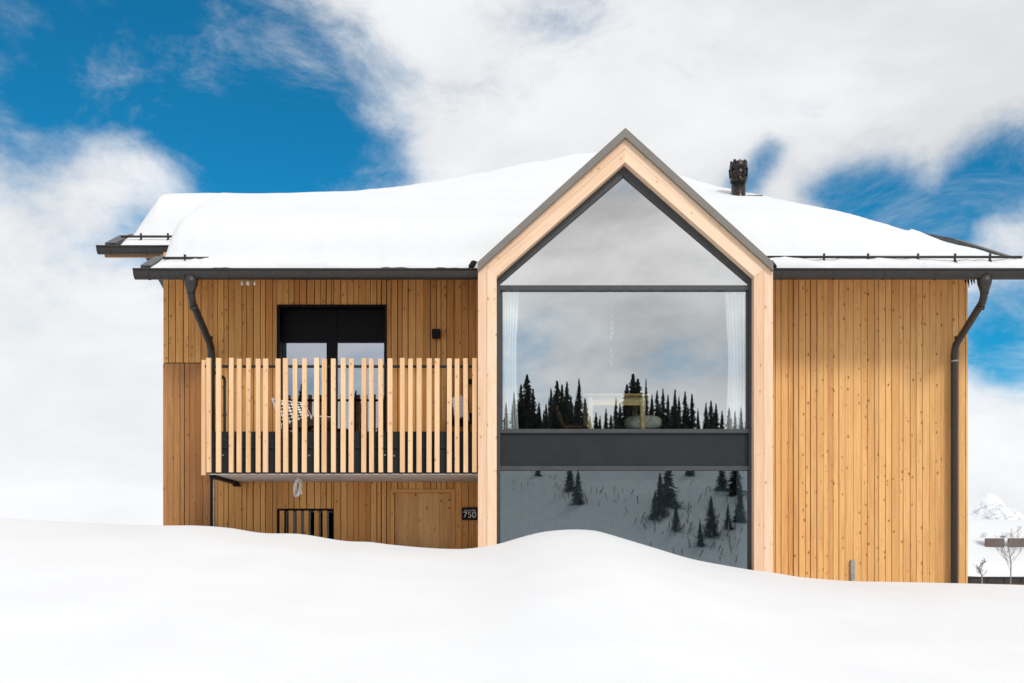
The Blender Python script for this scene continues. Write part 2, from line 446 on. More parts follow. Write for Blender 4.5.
# ------------------------------------------------------------------ ground
LINE = [(-400, 500), (-100, 514), (0, 518), (90, 523), (163, 525.5), (195, 525.5), (230, 528), (262, 533), (300, 534), (345, 541), (370, 542), (390, 544.5), (430, 548), (460, 549), (478, 547.5), (500, 543.5), (520, 537.5), (540, 532.5),
        (560, 530), (580, 529.5), (597, 531), (615, 536), (650, 546.5), (690, 558.5), (720, 564.5), (752, 570), (775, 573), (800, 577), (850, 581), (900, 582), (968, 583.5), (1024, 585), (1200, 592), (1500, 600)]
def ground_z(x, y):
    D = y - CY
    base = ZC
    if y > -1.42:
        px = 512 + F * x / max(D, 1)
        ln = sinterp(LINE, px)
        if y <= 0.02 or (px > 1024 and y < .3): z = (HZ - ln) * D / F
        else:
            z0 = (HZ - ln) * 14.2 / F
            z = (HZ - ln) * 14.2 / F - (y) * .035 - .3 * sstep(0, 12, y)
            if XL - .02 < x < XR + .02 and .06 < y < 7.0: z = -3.4
            z -= 26 * sstep(60, 700, y)
            if y > 6: z += .5 * vnoise(x * .05, y * .05, 2)
        if GL + .02 < x < GR - .02 and y > YG + .06 and y < .5: z = -3.4
        return base + z
    # in front of the house: the bank falls towards the camera
    D0 = 12.78
    px = 512 + F * x / D0
    z0 = (HZ - sinterp(LINE, px)) * D0 / F
    q = -1.42 - y
    near = -1.42
    dd = max(0., min(q, 12.0)); fl = -1.62 + .04 * (dd - 9)
    f = sstep(-3.0, 11.5, q) - sstep(-3.0, 11.5, 0); f = f / (1 - sstep(-3.0, 11.5, 0))
    f = max(0, min(1, f))
    z = z0 * (1 - f) + (-1.55) * f
    mound = .05 * vnoise(x * .45, y * .5, 1) + .02 * vnoise(x * 1.3, y * 1.1, 4)
    z += mound * sstep(0, 1.5, q) + (.02 * math.sin(x * .9 + y * .3)) * sstep(0, 2, q)
    # behind the camera: a small dip, then the opposite hillside
    if y < -20:
        s = -20 - y
        z += -1.2 * sstep(0, 25, s) + 19.5 * sstep(14, 118, s) + 1.6 * vnoise(x * .03, y * .03, 3) * sstep(10, 50, s) + .5 * vnoise(x * .12, y * .12, 5) * sstep(5, 30, s)
        z += 3.2 * sstep(-10, 45, -x) * sstep(20, 90, s) * .3
        z -= 16 * sstep(150, 330, s)
    return base + z
xs = []
x = -8.0
while x <= 10.0: xs.append(x); x += .1
a = .14; x = xs[0]; lf = []
while x > -2500: x -= a; a *= 1.13; lf.append(x)
a = .14; x = xs[-1]; rt = []
while x < 2500: x += a; a *= 1.13; rt.append(x)
xs = lf[::-1] + xs + rt
ys = []
y = -14.5
while y < -2.2: ys.append(y); y += .14
ys += [-2.2 + .1 * i for i in range(1, 7)] + [-1.5, -1.42, -1.38, -1.34, YG - .012, YG + .05, YG + .08, -1.1, -.9, -.7, -.5, -.3, -.15, -.05, 0.0, .05, .08, .25, .5]
a = .25; y = .5
while y < 3000: y += a; a *= 1.13; ys.append(y)
a = .2; y = -14.5; bk = []
while y > -180: y -= a; a = min(a * 1.1, 2.5); bk.append(y)
a = 4
while y > -1500: y -= a; a *= 1.25; bk.append(y)
ys = sorted(bk + ys)
mb = MB(); mb.grid([[(x, y, ground_z(x, y)) for y in ys] for x in xs])
g = mb.build('ground', M['snow']); tag(g, 'deep untouched snow banked up against the wooden house', None, None, 'structure')

# ------------------------------------------------------------------ mountain
mb = MB(); Dm = 2000
rows = []
for i in range(90):
    px = 930 + i * 2.2
    row = []
    for j in range(26):
        dist = Dm - 340 + j * 26
        xx = (px - 512) * Dm / F
        top = interp([(930, 545), (960, 520), (972, 508), (982, 497), (988, 493.5), (993, 495), (1000, 500), (1008, 508), (1014, 509), (1024, 516), (1060, 522), (1130, 560)], px)
        zt = (HZ - top) * Dm / F
        f = j / 13.0
        h = 1 - abs(1 - f) ** .9 if f <= 2 else 0
        z = -45 + (zt + 45) * h + 10 * vnoise(xx * .035, dist * .035, 8) * (1 if j != 13 else .4) + 4 * vnoise(xx * .11, dist * .11, 9) * (1 if j != 13 else .2) * min(1, (1 - abs(1 - f)) * 4)
        row.append((xx, CY + dist, ZC + z))
    rows.append(row)
mb.grid(rows, sm=False)
tag(mb.build('mountain', M['mount']), 'distant snowy mountain peak with grey rock streaks', None, None, 'structure')

# ------------------------------------------------------------------ the house
house = empty('wooden_house', (0.7, 3.0, ZC - 1.3), 'modern wooden house with a projecting glazed gable, slatted balcony and snow covered roof', 'house')

def rects(x0, x1, z0, z1, ops):
    """subtract openings (x0,x1,z0,z1) from a rectangle -> list of rects"""
    rs = [(x0, x1, z0, z1)]
    for a0, a1, b0, b1 in ops:
        nr = []
        for r in rs:
            if a1 <= r[0] or a0 >= r[1] or b1 <= r[2] or b0 >= r[3]: nr.append(r); continue
            if a0 > r[0]: nr.append((r[0], a0, r[2], r[3]))
            if a1 < r[1]: nr.append((a1, r[1], r[2], r[3]))
            xa, xb = max(a0, r[0]), min(a1, r[1])
            if b0 > r[2]: nr.append((xa, xb, r[2], b0))
            if b1 < r[3]: nr.append((xa, xb, b1, r[3]))
        rs = nr
    return rs
def boards(mb, x0, x1, z0, z1, ops, y0, wmin=.055, wmax=.125, gap=.011, seam=None):
    x = x0
    while x < x1 - .01:
        wd = random.choice((.062, .074, .082, .088, .094, .105)) * random.uniform(.95, 1.05)
        xe = min(x + wd, x1)
        for a0, a1, b0, b1 in ops:
            for e_ in (a0, a1):
                if x + .015 < e_ < xe + .02: xe = e_
        if x1 - xe < .03: xe = x1
        cuts = [(z0, z1)]
        for a0, a1, b0, b1 in ops:
            if a1 <= x + .004 or a0 >= xe - .004: continue
            nc = []
            for c0, c1 in cuts:
                if b1 <= c0 or b0 >= c1: nc.append((c0, c1)); continue
                if b0 > c0: nc.append((c0, b0))
                if b1 < c1: nc.append((b1, c1))
            cuts = nc
        if seam and xe < seam[0]:
            nc = []
            for c0, c1 in cuts:
                if c0 < seam[1] < c1: nc += [(c0, seam[1] - .006), (seam[1] + .006, c1)]
                else: nc.append((c0, c1))
            cuts = nc
        dd = random.choice((0, 0, .003, .007)); tint = mb.tint(); gap = random.choice((.003, .006, .009, .013))
        for c0, c1 in cuts:
            mb.box(x + gap / 2, xe - gap / 2, y0 - dd, y0 + .02, c0, c1, 2, tint if random.random() < .7 else mb.tint())
        x = xe
# openings in the left wall
DO = (X(278, 0), X(386.5, 0), Z(452, 0), Z(305, 0))       # balcony door
VO = (X(277, 0), X(333.5, 0), Z(560, 0), Z(508.5, 0))     # basement vent window
EO = (X(391, 0), X(455, 0), Z(600, 0), Z(489.5, 0))       # entrance door
WT = Z(279, 0) + .36
zb = ZC - 1.6
PX, PZ = X(213, 0), Z(363, 0)
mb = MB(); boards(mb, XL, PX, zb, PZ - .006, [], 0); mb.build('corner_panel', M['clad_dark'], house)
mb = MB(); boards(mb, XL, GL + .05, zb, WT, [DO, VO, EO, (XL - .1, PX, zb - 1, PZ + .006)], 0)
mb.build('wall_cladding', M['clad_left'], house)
mb = MB(); boards(mb, GR - .05, XR, zb, WT, [], 0)
mb.build('wall_cladding', M['clad'], house)
mb = MB()
for r in rects(XL + .02, GL + .2, zb, WT, [DO, VO, EO]): mb.box(r[0], r[1], .021, .30, r[2], r[3])
mb.build('wall_core', M['backing'], house); mb = MB()
for r in rects(GR - .2, XR - .02, zb, WT, []): mb.box(r[0], r[1], .021, .30, r[2], r[3])
mb.build('wall_core', M['backing'], house)

# ---- roof deck: pitch and the crest line worked out from the snow's outline
T_ = .5; ZE = 3.66
def solve(px, py, h, lift=0):
    q = HZ - py
    s = (q * 13.3 - F * (ZE + h)) / (F * T_ - q)
    return ((px - 512) * (13.3 + s) / F, max(s, .05))
SN = [(150, 196, .55), (200, 194, .56), (250, 192, .58), (340, 189, .58), (400, 184, .58), (480, 171, .56), (540, 160, .55), (590, 151, .55)]
crest = [solve(*k) for k in SN]
SR = [(690, 177, .55), (740, 189, .52), (800, 202, .48), (850, 211, .42), (900, 224, .30)]
crR = [solve(*k) for k in SR]
XEND = 7.0
crest = [(-5.74, crest[0][1])] + crest + [((crest[-1][0] + crR[0][0]) / 2 - .1, (crest[-1][1] + crR[0][1]) / 2 + .3)] + crR + [(6.0, 2.25), (6.35, 1.77), (6.73, .51), (XEND, .12)]
crest.sort()
print('CREST', [(round(a, 2), round(b, 2)) for a, b in crest])
def s_c(x): return max(.05, sinterp(crest, x))
BACK = 9.0
S1 = 1.45       # set-back of the upper left eave
XV = X(137, YE) + .03   # verge of the lower eave
def deck_z(x, s):
    c = s_c(x)
    if s <= c: return ZC + ZE + T_ * s
    top = ZE + T_ * c
    return ZC + top - (top - 2.6) * ((s - c) / (BACK - c)) ** 1.15
def gable_u(x): return AZ - .905 * abs(x - AX)       # top of the gable roof
def in_gable(x, s, z): return GL + .02 < x < GR - .02 and z < gable_u(x) - .14
xr = [-5.74]
while xr[-1] < XEND - .1: xr.append(xr[-1] + .14)
xr.append(XEND)
sr = [0, .1, .25, .5, .8, 1.1, S1] + [S1 + .25 * i for i in range(1, 31)]
def skipdeck(i, j):
    x, s = (xr[i] + xr[i + 1]) / 2, (sr[j] + sr[j + 1]) / 2
    if x < XV and s < S1: return True
    if x > XR + .1 and s > s_c(x) + .12: return True
    if in_gable(x, s, deck_z(x, s)): return True
    return False
mb = MB()
for th, fl in ((0, False), (-.07, True)):
    mb.grid([[(x, YE + s, deck_z(x, s) + th) for s in sr] for x in xr], skip=skipdeck, sm=False, flip=fl)
# edge strips
def strip(a, b):
    k = len(mb.v); mb.v += [Vector(a), Vector(b), Vector(b) - Vector((0, 0, .07)), Vector(a) - Vector((0, 0, .07))]
    mb.face([k, k + 1, k + 2, k + 3], [(0, 0), (1, 0), (1, .1), (0, .1)], (.5, .5, .5, 1))
for i in range(len(xr) - 1):
    s = S1 if xr[i] < XV else 0
    if not (GL < xr[i] < GR): strip((xr[i], YE + s, deck_z(xr[i], s)), (xr[i + 1], YE + s, deck_z(xr[i + 1], s)))
for j in range(len(sr) - 1):
    if sr[j] >= S1: strip((xr[0], YE + sr[j], deck_z(xr[0], sr[j])), (xr[0], YE + sr[j + 1], deck_z(xr[0], sr[j + 1])))
    if sr[j] < .2: strip((XEND, YE + sr[j], deck_z(XEND, sr[j])), (XEND, YE + sr[j + 1], deck_z(XEND, sr[j + 1])))
roof = mb.build('roof', M['roof'], house)
# verge caps (left, two steps; right sloping edge)
def verge(a, b, w_, h_):
    mb = MB(); mb.bar(a, b, w_, h_); mb.build('verge_flashing', M['roof'], roof)
verge((XV + .06, YE + .06, deck_z(XV, .06) + .03), (XV + .06, YE + .62, deck_z(XV, .62) + .03), .13, .05)
verge((-5.66, YE + S1 + .06, deck_z(-5.74, S1 + .06) + .03), (-5.66, YE + S1 + .62, deck_z(-5.74, S1 + .62) + .03), .15, .05)
mb = MB()
pv = [(6.02, 2.25), (6.35, 1.77), (6.73, .6), (XEND, .12)]
for (a, b), (c, d_) in zip(pv, pv[1:]):
    mb.bar((a, YE + b, deck_z(a, b) + .03), (c, YE + d_, deck_z(c, d_) + .03), .12, .06)
mb.build('verge_flashing', M['roof'], roof)

# body: side and back walls following the roof
mb = MB()
def wallside(x, y0, y1, out):
    N = 14
    for i in range(N):
        a = y0 + (y1 - y0) * i / N; b = y0 + (y1 - y0) * (i + 1) / N
        for (p, q) in ((a, b),):
            za, zb_ = deck_z(x, p - YE) - .09, deck_z(x, q - YE) - .09
            k = len(mb.v); x1_ = x + out
            mb.hexa([(min(x, x1_), p + .001, zb), (max(x, x1_), p + .001, zb), (max(x, x1_), q, zb), (min(x, x1_), q, zb),
                     (min(x, x1_), p + .001, za), (max(x, x1_), p + .001, za), (max(x, x1_), q, zb_), (min(x, x1_), q, zb_)], 2)
wallside(XL + .005, .022, 7.6, .1); wallside(XR - .005, .022, 7.6, -.1)
mb.box(XL + .1, XR - .1, 7.5, 7.6, zb, ZC + 2.55)
mb.build('side_wall', M['clad'], house)
# soffit under the eaves
mb = MB()
for (xa, xb) in ((XV + .05, GL + .02), (GR - .02, XR + .12)):
    mb = MB()
    mb.hexa([(xa, YE + .03, ZC + ZE - .10), (xb, YE + .03, ZC + ZE - .10), (xb, .03, ZC + ZE - .10 + .45), (xa, .03, ZC + ZE - .10 + .45),
             (xa, YE + .03, ZC + ZE - .075), (xb, YE + .03, ZC + ZE - .075), (xb, .03, ZC + ZE - .075 + .45), (xa, .03, ZC + ZE - .075 + .45)], 0)
    mb.build('soffit', M['soffit'], house)
mb = MB()
# fascia of the upper left eave and its purlin end
mb.box(X(104, YE + S1), X(168, YE + S1), YE + S1 + .02, YE + S1 + .06, Z(256.5, YE + S1), Z(249, YE + S1), 0)
mb.build('fascia', M['soffit'], house); mb = MB()
mb.box(XL - .10, XL + .25, YE + S1 + .08, .75, Z(262, .5), Z(250, .5), 1)
mb.build('purlin', M['soffit'], house)

# ---- gutters
def gutter(xa, xb, y, ztop, r, name='gutter', step=.62, cone=None):
    mb = MB(); n = 14; K = 1.42
    prof = [(y + r * math.cos(a), ztop - (r * K) * math.sin(a)) for a in [math.pi * i / n for i in range(n + 1)]]
    prof_in = [(y + (r - .008) * math.cos(a), ztop - (r * K - .008) * math.sin(a)) for a in [math.pi * i / n for i in range(n + 1)]]
    rows = [[(xx, p[0], p[1]) for p in prof] for xx in (xa, xb)]
    mb.grid(rows, flip=True); mb.grid([[(xx, p[0], p[1]) for p in prof_in] for xx in (xa, xb)])
    mb.tube([(xa, y - r - .004, ztop), (xb, y - r - .004, ztop)], .013, 8)
    for xe, d_ in ((xa, -1), (xb, 1)):
        k = len(mb.v)
        for p in prof: mb.v.append(Vector((xe, p[0], p[1])))
        idx = [k + i for i in range(n + 1)]
        mb.face(idx, [(0, 0)] * (n + 1), (.5, .5, .5, 1))
    xx = xa + .18
    while xx < xb - .1:
        pr = [(xx, y + (r + .006) * math.cos(a), ztop - (r * K + .006) * math.sin(a)) for a in [math.pi * i / n for i in range(n + 1)]]
        mb.grid([[(q[0] - .012, q[1], q[2]) for q in pr], [(q[0] + .012, q[1], q[2]) for q in pr]], flip=True)
        mb.bar((xx, y - r, ztop + .004), (xx, y + r + .1, ztop + .03), .02, .006)
        xx += step
    return mb.build(name, M['gutter'], house)
GR_ = .078
ZG = Z(270.8, YE - .1)
gutter(X(135, YE - .1), GL - .005, YE - .1, ZG, GR_, step=1.0)
gutter(GR + .005, 7.05, YE - .1, ZG, GR_, step=.64)
gutter(X(98, YE + S1 - .1), X(172, YE + S1 - .1), YE + S1 - .1, Z(247.5, YE + S1 - .1), .068, step=.5)
# dark curled flashing at the gable junction
for gx, sgn in ((GL - .02, -1), (GR + .02, 1)):
    mb = MB()
    pts = [(gx + sgn * .02, YE + .02, ZG + .14), (gx + sgn * .05, YE - .03, ZG + .12), (gx + sgn * .08, YE - .06, ZG + .06), (gx + sgn * .09, YE - .07, ZG + .02)]
    mb.tube(pts, [.02, .035, .035, .02], 8); mb.build('junction_flashing', M['black'], house)
# ---- snow guard rails
def guard(xa, xb, s, h, pn, name='snow_guard'):
    mb = MB()
    z0 = deck_z((xa + xb) / 2, s); zr = z0 + h; y = YE + s
    mb.tube([(xa, y, zr), (xb, y, zr)], .017, 8)
    for xx in pn:
        mb.bar((xx, y + .02, z0 - .01), (xx, y - .005, zr + .045), .025, .02, (0, 1, 0))
        mb.bar((xx, y - .10, z0 - .05), (xx, y + .01, zr - .01), .02, .015, (1, 0, 0))
    mb.build(name, M['gutter'], house)
sg = .25
def gz(py, s): return Z(py, YE + s) - (ZC + ZE + T_ * s)
guard(GR + .02, X(1022, YE + sg), sg, gz(257, sg), [X(p, YE + sg) for p in (824, 868, 918, 955, 990)])
guard(X(163, YE + sg), X(215, YE + sg), sg, gz(258, sg), [X(185, YE + sg)])
guard(X(121, YE + S1 + .2), X(180, YE + S1 + .2), S1 + .2, gz(236.5, S1 + .2), [X(p, YE + S1 + .2) for p in (141, 168)])

# ---- downpipes
def downpipe(px_out, ybot_px):
    xo = X(px_out, YE - .1)
    e = empty('downpipe', (xo, 0, ZC), None, None); e.parent = house; e.matrix_parent_inverse = world_of(house).inverted()
    mb = MB()
    yo = YE - .1; yw = -.10
    z1 = ZG - .07
    mb.lathe((xo, yo, z1 - .22), [(.052, 0), (.056, .04), (.085, .13), (.092, .22)], 16)
    pts = []
    zc0, zc1 = Z(294, yo), Z(350, yw)
    pts.append((xo, yo, z1 - .16)); pts.append((xo, yo, zc0 + .03)); 
    pts.append((xo, yo + .02, zc0 - .03)); pts.append((xo, yo + .06, zc0 - .09))
    pts.append((xo, yw - .07, zc1 + .07)); pts.append((xo, yw - .02, zc1)); pts.append((xo, yw, zc1 - .07)); pts.append((xo, yw, ZC - 1.5 if ybot_px > 560 else Z(470, yw)))
    mb.tube(pts, .047, 16)
    mb.build('pipe', M['gutter'], e)
    for p, q in (((xo, yo + .10, zc0 - .13), (xo, yo + .12, zc0 - .16)), ((xo, yw - .13, zc1 + .15), (xo, yw - .115, zc1 + .12))):
        mc_ = MB(); mc_.tube([p, q], .051, 16); mc_.build('clamp', M['gutter'], e)
    if ybot_px > 560:
        mc_ = MB(); zz = zc1 - .14
        mc_.tube([(xo, yw, zz), (xo, yw, zz - .022)], .053, 16)
        mc_.bar((xo, yw + .04, zc1 - .15), (xo, 0, zc1 - .15), .02, .02)
        mc_.build('clamp', M['steel'], e)
    return e
downpipe(984.5, 584); downpipe(191, 525)
mb = MB(); mb.box(X(211, -.02), X(213, -.02), -.03, -.012, zb, Z(477, 0)); mb.build('joint_profile', M['black'], house)
mb = MB(); mb.box(X(213.2, -.02), X(214.3, -.02), -.032, -.012, zb, Z(480, 0)); mb.build('edge_profile', M['steel'], house)
# grey metal strip low on the right wall, tiny white hooks under the left gutter
mb = MB(); mb.box(X(850.5, -.03), X(854.5, -.03), -.045, -.012, zb, Z(560, -.03)); mb.build('cable_duct', M['steel'], house)
for px in (242, 248, 254.5):
    mb = MB(); mb.tube([(X(px, YE), YE, ZG - .10), (X(px, YE), YE, ZG - .155)], .012 if px != 248 else .02, 8); mb.build('clip', M['white'], house)
# small ice drips by the right corner
mb = MB()
for px, L in ((966, .05), (969, .10), (972, .07), (974.5, .05)): mb.tube([(X(px, YE), YE + .02, ZG - .08), (X(px, YE) + .01, YE + .02, ZG - .08 - L)], [.013, .004], 6)
mb.build('ice_drips', M['black'], house)

# ---- chimney
mb = MB(); cy = YE + 2.9; cx = X(738.5, cy); s0 = Z(194, cy); hh = Z(162.5, cy) - s0
mb.lathe((cx, cy, s0 - .4), [(.11, 0), (.11, .4 + hh * .36)], 22)
ch = mb.build('chimney', M['chim'], house)
mb = MB()
r_ = .13
mb.lathe((cx, cy, s0), [(.098, hh * .05), (.104, hh * .20), (.096, hh * .24), (.104, hh * .34), (.130, hh * .37), (.133, hh * .43), (.110, hh * .46), (.110, hh * .52), (.130, hh * .56), (.138, hh * .66), (.119, hh * .70), (.130, hh * .74), (.141, hh * .84), (.130, hh * .94), (.11, hh * .99), (.09, hh * .95)], 24)
for a in range(9):
    an = a * 2 * math.pi / 9 + .2
    mb.bar((cx + .130 * math.cos(an), cy + .130 * math.sin(an), s0 + hh * .50), (cx + .139 * math.cos(an), cy + .139 * math.sin(an), s0 + hh * .78), .022, .022)
    mb.bar((cx + .125 * math.cos(an + .3), cy + .125 * math.sin(an + .3), s0 + hh * .88), (cx + .118 * math.cos(an + .3), cy + .118 * math.sin(an + .3), s0 + hh * (1.0 + .015 * (a % 3))), .035, .02)
mb.build('cowl', M['chim'], ch)
mb = MB(); mb.box(cx + .12, cx + .36, cy - .05, cy + .15, s0 - .25, s0 - .035); mb.build('flashing', M['chim'], ch)

# ---- gable: laminated wooden frame
slope = math.atan(.905)
gi = {'lx': X(496.6, YG), 'rx': X(754, YG), 'corner': Z(276, YG), 'apex': Z(162, YG)}
oL, oR = GL, GR
ozl = Z(262.5, YG)              # outer corner where the cap ends
topw = Z(137, YG)
YF = YG; YB = YG + .24
mb = MB()
def frame_piece(poly, ang, n=1): mb.prism(poly, YF, YB, ang)
# posts, each of two laminations
for (a, b, oz, iz) in ((oL, gi['lx'], ozl, gi['corner']), ):
    m_ = a + (b - a) * .48
    f = lambda q: oz + (iz - oz) * ((q - a) / (b - a))
    mb.prism([(a, zb), (m_ - .0015, zb), (m_ - .0015, f(m_)), (a, oz)], YF, YB, 0)
    mb.prism([(m_ + .0015, zb), (b, zb), (b, iz), (m_ + .0015, f(m_))], YF, YB, 0)
for (a, b, oz, iz) in ((oR, gi['rx'], ozl, gi['corner']), ):
    m_ = a + (b - a) * .48
    f = lambda q: oz + (iz - oz) * ((q - a) / (b - a))
    mb.prism([(m_ + .0015, zb), (a, zb), (a, oz), (m_ + .0015, f(m_))], YF, YB, 0)
    mb.prism([(b, zb), (m_ - .0015, zb), (m_ - .0015, f(m_)), (b, iz)], YF, YB, 0)
# rafters
for sgn, a, b in ((-1, oL, gi['lx']), (1, oR, gi['rx'])):
    o0, o1 = Vector((a, ozl)), Vector((AX, topw)); i0, i1 = Vector((b, gi['corner'])), Vector((AX, gi['apex']))
    for (fa, fb) in ((0, .495), (.505, 1)):
        q = [o0.lerp(i0, fa), o0.lerp(i0, fb), o1.lerp(i1, fb), o1.lerp(i1, fa)]
        q = [(p.x, p.y) for p in q]
        if sgn == 1: q = q[::-1]
        mb.prism(q, YF, YB, (math.pi / 2 - slope) * (1 if sgn == -1 else -1))
mb.build('gable_frame', M['pale'], house)
# gable roof cap
mb = MB()
capt = .1
lx, rx = X(477.5, YG - .06), X(773.5, YG - .06)
zl = Z(262, YG - .06); za = Z(127.5, YG - .06)
for sgn, xe in ((-1, lx), (1, rx)):
    k = zl
    poly = [(xe, zl), (AX, za), (AX, za - .115), (xe, zl - .105)]
    if sgn == -1: poly = [(xe, zl - .105), (AX, za - .115), (AX, za), (xe, zl)]
    else: poly = [(AX, za - .115), (xe, zl - .105), (xe, zl), (AX, za)]
    mb.prism(poly, YG - .055, 3.6)
mb.build('gable_roof', M['cap'], house)
# gable side walls
for xe, d_ in ((GL + .004, .06), (GR - .004, -.06)):
    mb = MB(); y = YB
    while y < .02:
        mb.box(min(xe, xe + d_), max(xe, xe + d_), y + .003, y + .097, zb, Z(262.5, YG) - .05); y += .1
    mb.build('gable_side_wall', M['clad'], house)

# ---- gable window
YW = YG + .13
win = empty('gable_window', (AX, YW, ZC), None, None); win.parent = house; win.matrix_parent_inverse = world_of(house).inverted()
fy0, fy1 = YW, YW + .09
wl, wr = X(495.5, fy0), X(755, fy0)      # outer
wli, wri = X(500.3, fy0), X(749, fy0)  # inner
wc = Z(276, fy0); wa = Z(161.5, fy0)
ica = Z(175.5, fy0); icc = wc - .10
zbot = ZC - .95
mb = MB()
mb.prism([(wl, zbot), (wli, zbot), (wli, icc + .02), (wl, wc)], fy0, fy1)
mb.prism([(wri, zbot), (wr, zbot), (wr, wc), (wri, icc + .02)], fy0, fy1)
mb.prism([(wl, wc), (wli, icc + .02), (AX, ica), (AX, wa)], fy0, fy1)
mb.prism([(wri, icc + .02), (wr, wc), (AX, wa), (AX, ica)], fy0, fy1)
mb.box(wli, wri, fy0 - .004, fy1, Z(290, fy0), Z(285.3, fy0))
mb.box(wli, wri, fy0 - .006, fy1, Z(433, fy0), Z(429, fy0))
mb.box(wli, wri, fy0 - .004, fy1, Z(470.2, fy0), Z(466, fy0))
# slim inner step of the frame, a second reveal line
mb.prism([(wli + .001, Z(429, fy0)), (wli + .028, Z(429, fy0)), (wli + .028, Z(290, fy0)), (wli + .001, Z(290, fy0))], fy0 + .03, fy1)
mb.prism([(wri - .028, Z(429, fy0)), (wri - .001, Z(429, fy0)), (wri - .001, Z(290, fy0)), (wri - .028, Z(290, fy0))], fy0 + .03, fy1)
mb.build('window_frame', M['frame'], win)
mb = MB(); mb.box(wli + .001, wri - .001, fy0 + .025, fy1 - .01, Z(466, fy0), Z(433, fy0)); mb.build('spandrel_panel', M['spandrel'], win)
def pane(poly, m, y):
    mb = MB(); k = 0
    mb.v = [Vector((x, y, z)) for x, z in poly]; mb.face(list(range(len(poly))), [(0, 0)] * len(poly), (.5, .5, .5, 1))
    return mb
gy = fy0 + .05
pane([(wli, Z(285.3, fy0)), (wri, Z(285.3, fy0)), (wri, icc + .02), (AX, ica), (wli, icc + .02)], None, gy).build('pane', M['glass_top'], win)
pane([(wli, Z(429, fy0)), (wri, Z(429, fy0)), (wri, Z(290, fy0)), (wli, Z(290, fy0))], None, gy).build('pane', M['glass'], win)
pane([(wli, zbot), (wri, zbot), (wri, Z(470.2, fy0)), (wli, Z(470.2, fy0))], None, gy).build('pane', M['glass_low'], win)
# ---- interior shells
FZ = ZC + 1.45
def room(x0, x1, y0, y1, z0, z1, apex=None, name='interior', m=None):
    mb = MB(); th = .04
    mb.box(x0, x1, y0, y1, z0 - th, z0)                      # floor
    mb.box(x0, x1, y1, y1 + th, z0, z1 + (0 if apex is None else apex - z1))
    mb.box(x0 - th, x0, y0, y1 + th, z0, z1); mb.box(x1, x1 + th, y0, y1 + th, z0, z1)
    if apex is None: mb.box(x0, x1, y0, y1, z1, z1 + th)
    else:
        xm = (x0 + x1) / 2
        mb.prism([(x0, z1), (xm, apex), (xm, apex + th), (x0, z1 + th)], y0, y1); mb.prism([(xm, apex), (x1, z1), (x1, z1 + th), (xm, apex + th)], y0, y1)
    return mb.build(name, m or M['dim'], house)
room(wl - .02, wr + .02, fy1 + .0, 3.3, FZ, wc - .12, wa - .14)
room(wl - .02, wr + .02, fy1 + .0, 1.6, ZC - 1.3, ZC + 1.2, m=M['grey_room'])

# ---- balcony door
dy = .16
dr = empty('balcony_door', ((DO[0] + DO[1]) / 2, dy, DO[2]), None, None); dr.parent = house; dr.matrix_parent_inverse = world_of(house).inverted()
mb = MB()
x0, x1, z0, z1 = DO
fx = lambda p: X(p, dy)
mb.box(x0, x1, -.02, dy + .07, z1 - .03, z1 + .002); mb.box(x0 - .0, x0 + .028, -.02, dy + .07, z0, z1 - .03); mb.box(x1 - .028, x1, -.02, dy + .07, z0, z1 - .03)
zt = Z(311, dy); zt2 = Z(342, dy)
mb.box(x0 + .029, x1 - .029, dy, dy + .07, zt, z1 - .031)
mb.box(x0 + .029, fx(283), dy, dy + .07, z0, zt); mb.box(fx(326.5), fx(337), dy, dy + .07, z0, zt); mb.box(fx(384), x1 - .029, dy, dy + .07, z0, zt)
for a, b in ((283, 326.5), (337, 384)):
    mb.box(fx(a), fx(b), dy, dy + .07, z0, z0 + .12)
    mb.box(fx(a), fx(b), dy - .01, dy + .05, zt2, zt2 + .025)
mb.build('door_frame', M['black'], dr)
mb = MB()
for a, b in ((283, 326.5), (337, 384)): mb.box(fx(a) + .001, fx(b) - .001, dy + .012, dy + .03, zt2 + .026, zt - .001)
mb.build('upper_band', M['black'], dr)  # plain black bands filling the top of both glazed leaves
for a, b in ((283, 326.5), (337, 384)):
    pane([(fx(a), z0), (fx(b), z0), (fx(b), zt2), (fx(a), zt2)], None, dy + .035).build('pane', M['glass_door'], dr)
room(x0 - .1, x1 + .1, dy + .08, 3.2, z0, z1)

# ---- basement window with wooden bars
vw = empty('basement_window', ((VO[0] + VO[1]) / 2, 0, VO[2]), None, None); vw.parent = house; vw.matrix_parent_inverse = world_of(house).inverted()
mb = MB(); x0, x1, z0, z1 = VO
mb.box(x0, x1, .03, .3, z1 - .018, z1 + .001); mb.box(x0, x0 + .02, .03, .3, z0, z1 - .019); mb.box(x1 - .02, x1, .03, .3, z0, z1 - .019)
mb.build('window_frame', M['black'], vw)
for px in (282, 291, 299, 306.3, 316.6, 325):
    mb = MB(); mb.box(X(px - 2.2, 0), X(px + 2.2, 0), -.012, .03, z0, z1 - .03); mb.build('window_bar', M['clad_left'], vw)
pane([(x0 + .02, z0), (x1 - .02, z0), (x1 - .02, z1 - .02), (x0 + .02, z1 - .02)], None, .25).build('pane', M['glass_dark'], vw)
mb = MB(); mb.box(x0, x1, .5, .55, z0 - .5, z1 + .3); mb.build('interior', M['dim'], vw)

